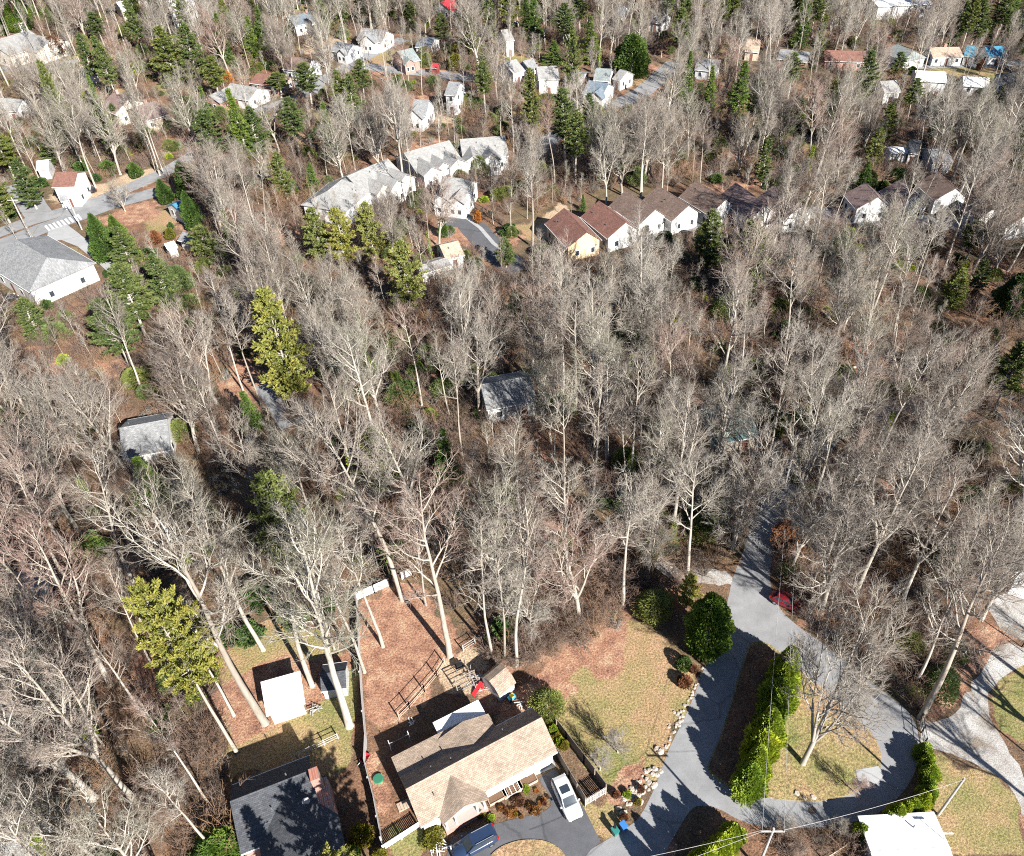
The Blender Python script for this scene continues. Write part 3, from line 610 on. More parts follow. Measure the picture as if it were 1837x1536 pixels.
def house(name, label, a, b, width, wall_h, rise, wallm, roofm, cat='house', zoff=0., windows=True, wings=(), chim=None, vents=2, front=None, rear=None, oh=.4, storeys=1, cast=None, shown=None, hip=0., door=True, trim=None, group=None, win_ends=True):
    """gable (or hipped) house from the two pixel ends of its ridge"""
    zr = wall_h + rise; A, B = P(*a, zr), P(*b, zr)
    if B.x < A.x: A, B = B, A
    d = B - A; L = d.length; rot = math.atan2(d.y, d.x); c = (A + B) / 2; c.z = 0
    root = thing(name, label, cat, c, rot, group); rf = front or width / 2; rr = rear or width / 2; x0, x1 = -L / 2 - hip, L / 2 + hip; ze_f = zr - rise; ze_r = zr - rise * (rr / rf if rr > rf * 1.3 else 1)
    kf = rise / rf; kr = (zr - ze_r) / rr
    wf, wr = rf - oh, rr - oh
    prof = [(-wf, 0), (wr, 0), (wr, zr - kr * wr - .2), (0, zr - .2), (-wf, zr - kf * wf - .2)]
    if hip: MB().box(x0 + oh, x1 - oh, -wf, wr, 0, min(prof[2][1], prof[4][1])).build('wall', wallm, root)
    else: MB().prism(prof, x0 + oh * .6, x1 - oh * .6).build('wall', wallm, root)
    if hip:
        mb = MB(); h2 = hip
        mb.slab([(x0, -rf, ze_f), (x1, -rf, ze_f), (L / 2, 0, zr), (-L / 2, 0, zr)], .16); mb.slab([(-L / 2, .002, zr), (L / 2, .002, zr), (x1, rr, ze_r), (x0, rr, ze_r)], .16)
        mb.slab([(x0, -rf + .003, ze_f), (-L / 2 - .003, 0, zr - .002), (x0, rr - .003, ze_r)], .16); mb.slab([(x1, -rf + .003, ze_f), (x1, rr - .003, ze_r), (L / 2 + .003, 0, zr - .002)], .16)
    else: mb = roof2(MB(), x0, x1, ze_f, ze_r, zr, rf, rr)
    roof = mb.build('roof', roofm, root)
    MB().prism([(-.14, zr - .05), (0, zr + .035), (.14, zr - .05)], -L / 2 + .02, L / 2 - .02).build('ridge_cap', roofm, roof)
    g = MB().box(x0, x1, -rf - .09, -rf - .005, ze_f - .15, ze_f - .03); g.build('gutter', trim or M_TRIM, root); MB().box(x0, x1, rr + .005, rr + .09, ze_r - .15, ze_r - .03).build('gutter', trim or M_TRIM, root)
    rng = random.Random(int(a[0] * 7 + a[1]))
    for k in range(vents):
        x = rng.uniform(-.38, .38) * L; y = rng.uniform(.25, .7) * (rr if k % 2 else -rf); z = zr - (kr * y if y > 0 else -kf * y)
        MB().tube([(x, y, z - .1), (x, y, z + .45)], [.07, .07], 6).build('vent_pipe', M_PIPE, roof)
    if chim is not None:
        x = chim * L / 2; MB().box(x - .45, x + .45, -.35 + .5, .35 + .5, zr - 1.5, zr + .9).build('chimney', M_CHIM, roof)
    if windows:
        for s in range(storeys):
            z = 1.55 + s * 2.7
            if z + .7 > wall_h - .1: continue
            n = max(1, int(L / 3.2))
            for k in range(n):
                x = -L / 2 + (k + .5) * L / n
                if door and s == 0 and k == n // 2: MB().box(x - .45, x + .45, -wf - .06, -wf + .02, .05, 2.05).build('door', M_DOOR, root); continue
                if any(abs(x - w[0] * L / 2) < w[1] / 2 for w in wings): continue
                window(root, x, -wf, z, 1.1, 1.3, 'f')
            if win_ends:
                for q in (-1, 1):
                    for yy in (-wf * .5, wr * .5): window(root, q * ((x1 if not hip else x1 + .16) - (oh * .6 if not hip else oh)), yy, z, 1.0, 1.3, 'r' if q > 0 else 'l')
    for w in wings:     # (x share, width, projection, wall height, rise, [wall], [roof])
        xc, ww, pr, wh, ri = w[0] * L / 2, w[1], w[2], w[3], w[4]; wm = w[5] if len(w) > 5 else wallm; rm = w[6] if len(w) > 6 else roofm
        sg = 1 if pr < 0 else -1; pr = abs(pr); y_out = (wf + pr) * sg if sg < 0 else (wr + pr); hw = ww / 2
        wl = MB(); prof2 = [(-hw + .3, 0), (hw - .3, 0), (hw - .3, wh - .1), (0, wh + ri - .22 - .1), (-hw + .3, wh - .1)]
        n = 5; ya, yb = (y_out, -.3) if sg < 0 else (.3, y_out)
        wl.add([(xc + y, ya, z) for y, z in prof2] + [(xc + y, yb, z) for y, z in prof2], [tuple(range(5)), tuple(range(9, 4, -1))] + [(i, i + 5, (i + 1) % 5 + 5, (i + 1) % 5) for i in range(5)])
        wo = wl.build('gable_wing', wm, root); zt2 = wh + ri; yo = y_out + .35 * sg
        # the wing's ridge runs back until it meets the main slope
        yb2 = (-(zr - zt2) / kf if sg < 0 else (zr - zt2) / kr); yb2 = min(yb2, -.05) if sg < 0 else max(yb2, .05)
        ye = (-(zr - wh) / kf if sg < 0 else (zr - wh) / kr)
        mb = MB()
        for q in (-1, 1):
            pts = [(xc, yo, zt2 + .03), (xc, yb2, zt2 + .03), (xc + q * hw, ye, wh + .03), (xc + q * hw, yo, wh + .03)]
            if (q > 0) == (sg < 0): pts = pts[::-1]
            mb.slab(pts, .15)
        mb.build('wing_roof', rm, root)
        if windows:
            for s in range(max(1, storeys if wh > 4 else 1)):
                for dx in ((-.8, .8) if ww > 3.6 else (0,)): window(wo, xc + dx, y_out, 1.5 + 2.7 * s, 1.0, 1.25, 'f' if sg < 0 else 'b')
    m = Matrix.Translation(c) @ Matrix.Rotation(rot, 4, 'Z')
    FOOT.append([tuple((m @ Vector((x, y, 0)))[:2]) for x, y in ((x0 - .6, -rf - .8), (x1 + .6, -rf - .8), (x1 + .6, rr + .6), (x0 - .6, rr + .6))])
    if shown: SHOWN.append(shown)
    return root, L
# wall and roof finishes
S_TAN = shingle('shingle_tan', (.35, .272, .21), .2); S_GREY = shingle('shingle_grey', (.25, .255, .26), .2); S_DARK = shingle('shingle_charcoal', (.075, .08, .09), .25); S_BROWN = shingle('shingle_brown', (.19, .135, .11), .22)
S_RED = shingle('shingle_red_brown', (.225, .115, .09), .2); S_LGREY = shingle('shingle_light_grey', (.31, .305, .295), .15); S_BLUE = shingle('shingle_blue_grey', (.16, .20, .24), .2); S_GREEN = shingle('shingle_green_grey', (.24, .27, .265), .2); S_BUFF = shingle('shingle_buff', (.45, .34, .26), .2)
R_WHITE = paint('white_membrane', (.82, .81, .78), .55, .08, .8); R_TEAL = paint('teal_metal', (.07, .24, .36), .4, .12, metal=.2); R_REDM = paint('red_metal', (.42, .04, .05), .5, .15); R_BLUEM = paint('blue_metal', (.10, .28, .38), .45, .15); R_GREENM = paint('green_metal', (.10, .16, .15), .5, .2)
S_MAUVE = shingle('shingle_mauve', (.24, .17, .155), .2)
W_WHITE = siding('siding_white', (.62, .61, .585)); W_CREAM = siding('siding_cream', (.68, .62, .52)); W_GREY = siding('siding_grey', (.45, .46, .47)); W_BLUE = siding('siding_blue', (.42, .50, .56)); W_BRICK = brickm('wall_brick', (.34, .15, .11)); W_RED = siding('siding_red', (.30, .07, .06)); W_TAN = siding('siding_tan', (.52, .44, .34)); W_PALE = siding('siding_pale_orange', (.62, .47, .3))

# ---- the ranch house with the tan roof
def ranch():
    zr, rise = 4.8, 1.75; a, b = z2(330, 1082), z2(1256, 592)
    A, B = P(*a, zr), P(*b, zr); d = B - A; L = d.length; rot = math.atan2(d.y, d.x); c = A.copy(); c.z = 0
    root = thing('ranch_house', 'single-storey ranch house with tan shingle roof and white sunroom roof behind', 'house', c, rot)
    m = Matrix.Translation(c) @ Matrix.Rotation(rot, 4, 'Z'); mi = m.inverted()
    lo = lambda x, y, z: mi @ P(*z2(x, y), z)
    rf, rr = 3.95, 2.35; ze = zr - rise
    e = lo(430, 1340, ze); rf = -e.y
    kf = rise / rf; oh = .45
    MB().prism([(-rf + oh, 0), (rr - .1, 0), (rr - .1, ze - .1), (0, zr - .22), (-rf + oh, ze + kf * oh - .22)], .35, L - .35).build('wall', W_CREAM, root)
    ext = lo(230, 865, ze); xr = lo(640, 790, ze).x
    roof = roof2(MB(), 0, L, ze, ze, zr, rf, rr).build('roof', S_TAN, root)
    MB().prism([(-.14, zr - .05), (0, zr + .04), (.14, zr - .05)], .02, L - .02).build('ridge_cap', S_TAN, roof)
    # low rear extension along the left part
    ye = ext.y
    MB().slab([(0, rr + .003, ze - .02), (L * .52, rr + .003, ze - .02), (L * .52, ye, ze - .06), (0, ye, ze - .06)], .14).build('rear_roof', S_TAN, root)
    MB().box(.35, L * .52 - .3, rr - .12, ye - .35, 0, ze - .25).build('rear_wall', W_CREAM, root)
    # rear cross gable
    gz, gt = ze - .05, ze + 1.0; gl, gr = lo(545, 742, gz), lo(895, 572, gz)
    yo = (gl.y + gr.y) / 2; xa, xb = gl.x, gr.x; xm = (xa + xb) / 2
    mb = MB(); mb.slab([(xm, .9, gt), (xm, yo, gt), (xa, yo, gz), (xa, rr - .2, gz + .1)], .14); mb.slab([(xm, yo, gt), (xm, .9, gt), (xb, rr - .2, gz + .1), (xb, yo, gz)], .14); mb.build('cross_gable_roof', S_TAN, root)
    MB().add([(x, y, z) for y in (rr - .3, yo - .35) for x, z in ((xa + .35, 0), (xb - .35, 0), (xb - .35, gz - .12), (xm, gt - .22), (xa + .35, gz - .12))], [(4, 3, 2, 1, 0), (5, 6, 7, 8, 9)] + [(i, (i + 1) % 5, (i + 1) % 5 + 5, i + 5) for i in range(5)]).build('cross_gable_wall', W_CREAM, root)
    # white flat sunroom roof behind it
    sz = ze - .35; w0, w1, w2, w3 = lo(520, 625, sz), lo(820, 475, sz), lo(875, 560, sz), lo(552, 720, sz)
    x0, x1 = (w0.x + w3.x) / 2, (w1.x + w2.x) / 2; y1 = (w0.y + w1.y) / 2
    MB().slab([(x0, yo - .25, sz + .04), (x1, yo - .25, sz + .04), (x1, y1, sz - .04), (x0, y1, sz - .04)], .12).build('sunroom_roof', R_WHITE, root)
    sw = MB().box(x0 + .25, x1 - .25, yo - .34, y1 - .25, 0, sz - .18).build('sunroom_wall', W_WHITE, root)
    for k in range(4): window(sw, x0 + .9 + k * (x1 - x0 - 1.8) / 3, y1 - .25, 2.0, .9, 1.2, 'b')
    # front porch gable
    pa, pb = lo(640, 1000, zr - .35), lo(716, 1180, zr - .35); pl, pr_ = lo(582, 1328, ze - .1), lo(893, 1142, ze - .1)
    xm = (pl.x + pr_.x) / 2; xa, xb = pl.x, pr_.x; yo = min(pl.y, pr_.y) - .0; zt3 = zr - .4
    mb = MB(); yk = -(zr - zt3) / kf
    mb.slab([(xm, yk, zt3 + .03), (xm, yo, zt3 + .03), (xa, yo, ze - .05), (xa, -rf - .05, ze - .05)][::-1], .14); mb.slab([(xm, yo, zt3 + .03), (xm, yk, zt3 + .03), (xb, -rf - .05, ze - .05), (xb, yo, ze - .05)][::-1], .14); mb.build('porch_roof', S_TAN, root)
    g = MB(); g.add([(x, y, z) for y in (yo + .25, yo + .35) for x, z in ((xa + .2, ze - .2), (xb - .2, ze - .2), (xm, zt3 - .2))], [(0, 1, 2), (5, 4, 3), (0, 3, 4, 1), (1, 4, 5, 2), (2, 5, 3, 0)]); g.build('porch_gable', W_WHITE, root)
    for x in (xa + .45, (xa + xm) / 2 + .2, (xm + xb) / 2, xb - .45): MB().box(x - .08, x + .08, yo + .3, yo + .46, .9, ze - .2).build('porch_post', M_WHITE, root)
    MB().box(xa + .2, xb - .2, yo + .1, -rf + oh - .02, 0, .9).build('porch_floor', brickm('porch_brick', (.36, .16, .12)), root)
    fb = MB(); fb.box(0, xa - .1, -rf - .09, -rf - .005, ze - .15, ze - .02); fb.build('gutter', M_WHITE, root); MB().box(xb + .1, L, -rf - .09, -rf - .005, ze - .15, ze - .02).build('gutter', M_WHITE, root)
    MB().box(L * .56, L, rr + .005, rr + .09, ze - .15, ze - .02).build('gutter', M_WHITE, root)
    for x, y in ((2.3, -1.6), (5.2, .9), (11.2, 1.1), (3.1, 1.2)):
        z = zr - (kf * -y if y < 0 else rise / rr * y); MB().tube([(x, y, z - .1), (x, y, z + .4)], [.06, .06], 6).build('vent_pipe', M_PIPE, roof)
    for x in (1.6, 4.2, 10.6, 13.0): window(root, x, -rf + oh, 2.3, 1.2, 1.2, 'f')
    MB().box(L - 3.6, L - .8, -rf + oh - .06, -rf + oh + .02, .04, 2.15).build('garage_door', M_TRIM, root)
    for y in (-1.8, .8): window(root, .35, y, 1.5, 1.0, 1.1, 'l')
    FOOT.append([tuple((m @ Vector(q))[:2]) for q in ((-1, -rf - 3, 0), (L + 1, -rf - 2, 0), (L + 1, 9, 0), (-1, 9, 0))])
    return m
RANCH = ranch()
# ---- dark-roofed neighbour
nb, nbl = house('neighbour_house', 'house with dark charcoal roof, dappled with shade, brick chimney on its end wall', z1(122, 1165), z1(668, 952), 8, 3.6, 1.8, W_BRICK, S_DARK, front=4.6, rear=2.6, vents=3,
      wings=[(.42, 7.5, 5.5, 3.6, 1.6)])
cm = MB().box(nbl / 2 - .1, nbl / 2 + .75, -1.6, -.3, 0, 6.2); cm.build('brick_chimney', M_CHIM, nb)
ds = MB().tube([(nbl / 2 - 1.0, -2.6, 4.0), (nbl / 2 - 1.0, -2.6, 4.9)], [.03, .03], 6).build('dish_mast', M_METAL, nb)
dsh = MB(); dsh.add([(nbl / 2 - 1.0 + .38 * math.cos(t), -2.7 + .38 * math.sin(t) * .6, 4.95 + .38 * math.sin(t) * .8) for t in [6.283 * i / 14 for i in range(14)]] + [(nbl / 2 - 1.0, -2.6, 4.88)], [(i, (i + 1) % 14, 14) for i in range(14)]); dsh.build('satellite_dish', M_GREYW, ds)
# ---- sheds
def box_shed(name, label, corners, z, wallm, roofm, slope=.12, oh=.15, t=.1):
    pts = [P(*q, z) for q in corners]; c = sum(pts, Vector()) / 4; c.z = 0; root = thing(name, label, 'shed', c)
    lp = [p - c for p in pts]; tops = [Vector((p.x, p.y, z + (slope if i < 2 else 0))) for i, p in enumerate(lp)]
    MB().slab(tops, t).build('roof', roofm, root)
    w = [Vector((p.x, p.y, z - t * .9)) * 1 for p in lp]; w = [Vector((p.x * (1 - oh), p.y * (1 - oh), p.z)) for p in w]
    n = 4; wl = MB().add([(p.x, p.y, 0) for p in w] + [(p.x, p.y, p.z) for p in w], [(i, (i + 1) % 4, (i + 1) % 4 + 4, i + 4) for i in range(4)] + [(4, 5, 6, 7)]); wl.build('wall', wallm, root)
    d = (w[3] - w[2]); q = w[2] + d * .35; q2 = w[2] + d * .65; nrm = Vector((-d.y, d.x, 0)).normalized() * .04
    if nrm.dot(q) < 0: nrm = -nrm
    MB().add([(q + nrm).to_tuple()[:2] + (.05,), (q2 + nrm).to_tuple()[:2] + (.05,), (q2 + nrm).to_tuple()[:2] + (1.9,), (q + nrm).to_tuple()[:2] + (1.9,)], [(0, 1, 2, 3)]).build('door', M_TRIM, root)
    FOOT.append([(p.x, p.y) for p in pts]); return root
box_shed('flat_shed', 'square shed with bright white flat roof on the lawn', [z1(600, 282), z1(332, 357), z1(370, 588), z1(634, 500)], 2.6, W_TAN, R_WHITE, .1)
house('garden_shed', 'small garden shed with dark roof and white walls behind a thick pale trunk', z1(735, 300), z1(905, 275), 3.4, 2.0, .9, W_WHITE, S_DARK, 'shed', vents=0, windows=False, oh=.2)
# gambrel shed
def gambrel():
    A, B = P(*z2(893, 305), 2.9), P(*z2(1008, 268), 2.9); A, B = P(*z2(905, 345), 2.8), P(*z2(1005, 262), 2.8)
    c = (A + B) / 2; c.z = 0; d = B - A; rot = math.atan2(d.y, d.x); L = d.length
    r = thing('gambrel_shed', 'small gambrel shed with tan shingle roof and white wall by the brush', 'shed', c, rot)
    prof = [(-1.5, 0), (1.5, 0), (1.5, 1.7), (.95, 2.4), (0, 2.75), (-.95, 2.4), (-1.5, 1.7)]
    MB().prism(prof, -L / 2, L / 2).build('wall', W_WHITE, r); mb = MB(); o = L / 2 + .15
    pr = [(-1.68, 1.62), (-1.0, 2.5), (0, 2.88), (1.0, 2.5), (1.68, 1.62)]
    for (y0, za), (y1, zb_) in zip(pr[:-1], pr[1:]): mb.slab([(-o, y0, za), (o, y0, za), (o, y1, zb_), (-o, y1, zb_)], .1)
    mb.build('roof', S_TAN, r); MB().box(-.5, .5, -1.56, -1.48, .05, 1.6).build('door', M_TRIM, r); FOOT.append([(c.x + x, c.y + y) for x, y in ((-3, -3), (3, -3), (3, 3), (-3, 3))])
gambrel()
house('white_roof_building', 'building with plain white roof and antenna at the foot of the cul-de-sac hedge', (1562, 1528), (1704, 1520), 7, 2.1, .5, W_WHITE, R_WHITE, vents=2, door=False)
house('trailer_shed', 'white metal trailer shed in the fenced gravel yard', (1822, 1024), (1875, 1040), 3.4, 2.5, .4, M_WHITE, R_WHITE, 'shed', vents=0, windows=False, oh=.1)
house('corner_house', 'grey-roofed house with red trim glimpsed through bare branches', (-30, 1062), (72, 1052), 8, 2.7, 1.5, W_CREAM, S_GREY, trim=R_REDM, vents=2)
house('edge_cabin', 'pale-roofed cabin half hidden by bare trees at the lower woods', (-40, 1515), (48, 1508), 6, 2.6, 1.2, W_WHITE, S_LGREY, vents=1)
house('woods_house', 'grey-roofed house standing alone among bare trees beside a dark spruce', (214, 768), (300, 752), 9, 2.8, 2.2, W_WHITE, S_GREY, vents=2, shown=(238, 758, 290, 795))
house('woods_lodge', 'long house with white wall above red leaf litter in the woods', (862, 690), (952, 674), 8, 3.2, 2.0, W_WHITE, S_GREY, shown=(895, 695, 950, 745))
house('green_roof_house', 'house with green metal roof among the bare trees', (1262, 752), (1344, 736), 8, 2.8, 1.8, W_TAN, R_GREENM)
house('small_tan_house', 'small tan-roofed house beside the town house street', (788, 440), (822, 432), 6.5, 2.8, 1.6, W_WHITE, S_BUFF, shown=(785, 430, 826, 456))
house('long_outbuilding', 'long low outbuilding with pale roof under bare trees near the town house street', (748, 478), (802, 462), 4, 2.3, .7, W_WHITE, S_LGREY, 'outbuilding', vents=0, windows=False)
# ---- grey town houses
th = [('with a hip end in the curved row', zg(130, 560), zg(245, 468), 11, ()), ('with stepped white gables in the curved row', zg(285, 442), zg(622, 296), 11, ((-.35, 5, 2.2, 3.7, 1.6), (.15, 5.5, 3.4, 3.7, 1.8), (.72, 5.5, 2.4, 3.7, 1.7))),
      ('with dark shaded end in the curved row', zg(752, 250), zg(1130, 146), 11, ((-.55, 5.2, 3.2, 3.7, 1.7), (0., 5, 2.4, 3.7, 1.6), (.6, 5.5, 3., 3.7, 1.7))), ('with tree shadow in the curved row', zg(1215, 138), zg(1590, 108), 11, ((-.6, 5.4, 2.6, 3.7, 1.7), (.2, 5, 2.2, 3.7, 1.6))),
      ('standing apart in front of the curved row', zg(1085, 445), zg(1305, 470), 9, ((-.5, 4.5, 2, 3.7, 1.5), (.5, 4.5, 2, 3.7, 1.5)))]
for i, (w, a, b, wd, wg) in enumerate(th):
    house('town_house', 'light grey roofed town house block ' + w, a, b, wd, 3.6, 2.8, W_WHITE, S_LGREY, wings=wg, storeys=1, vents=4, hip=(3. if i == 0 else 0), group='grey roofed town houses', oh=.35)
SHOWN += [(592, 322, 650, 345), (640, 292, 728, 340), (735, 258, 812, 300), (828, 248, 900, 285)]
# ---- brown town houses
bt = [((235, 306), (372, 446), S_RED, 'red-brown roofed town house at the lawn end of the row'), ((440, 263), (602, 388), S_RED, 'red-brown roofed town house, second from the lawn'), ((600, 199), (776, 312), S_BROWN, 'brown roofed town house with dark weather streaks, third from the lawn'),
      ((790, 173), (972, 288), S_BROWN, 'brown roofed town house, fourth from the lawn, white gable stepping down'), ((1010, 146), (1192, 252), S_BROWN, 'brown roofed town house behind the dark pine, fifth from the lawn'), ((1246, 156), (1432, 288), S_MAUVE, 'mauve-brown roofed town house, sixth from the lawn, veiled by twigs'), ((1470, 170), (1640, 290), S_MAUVE, 'mauve-brown town house almost hidden by bare crowns')]
for i, (a, b, rm, lb) in enumerate(bt):
    house('brown_town_house', lb, zb(*a), zb(*b), 9, 3.4, 2.6, W_WHITE if i else W_PALE, rm, storeys=1, vents=4, front=4.5, rear=3.3, group='brown roofed town houses in a row')
for a, b, rm, lb in [((990, 312), (1182, 474), S_BROWN, 'brown roofed town house with stepped pale bands past the bare crowns'), ((1430, 545), (1590, 640), S_MAUVE, 'rosy brown town house with two white gables near the dark hollow'), ((640, 385), (800, 540), S_MAUVE, 'town house showing pale gable edges through the twigs'), ((290, 420), (420, 560), S_MAUVE, 'rosy town house behind the ivy clad pine'), ((1790, 640), (1900, 720), S_RED, 'red roofed town house at the right end of the row')]:
    house('brown_town_house', lb, zr_(*a), zr_(*b), 9, 3.4, 2.6, W_WHITE, rm, storeys=1, vents=3, front=4.6, rear=3.4, group='brown roofed town houses in a row')
SHOWN += [(985, 365, 1060, 440), (1050, 350, 1130, 420), (1100, 335, 1235, 405), (1225, 322, 1300, 372), (1310, 325, 1370, 372), (1672, 305, 1720, 345), (925, 400, 985, 425)]
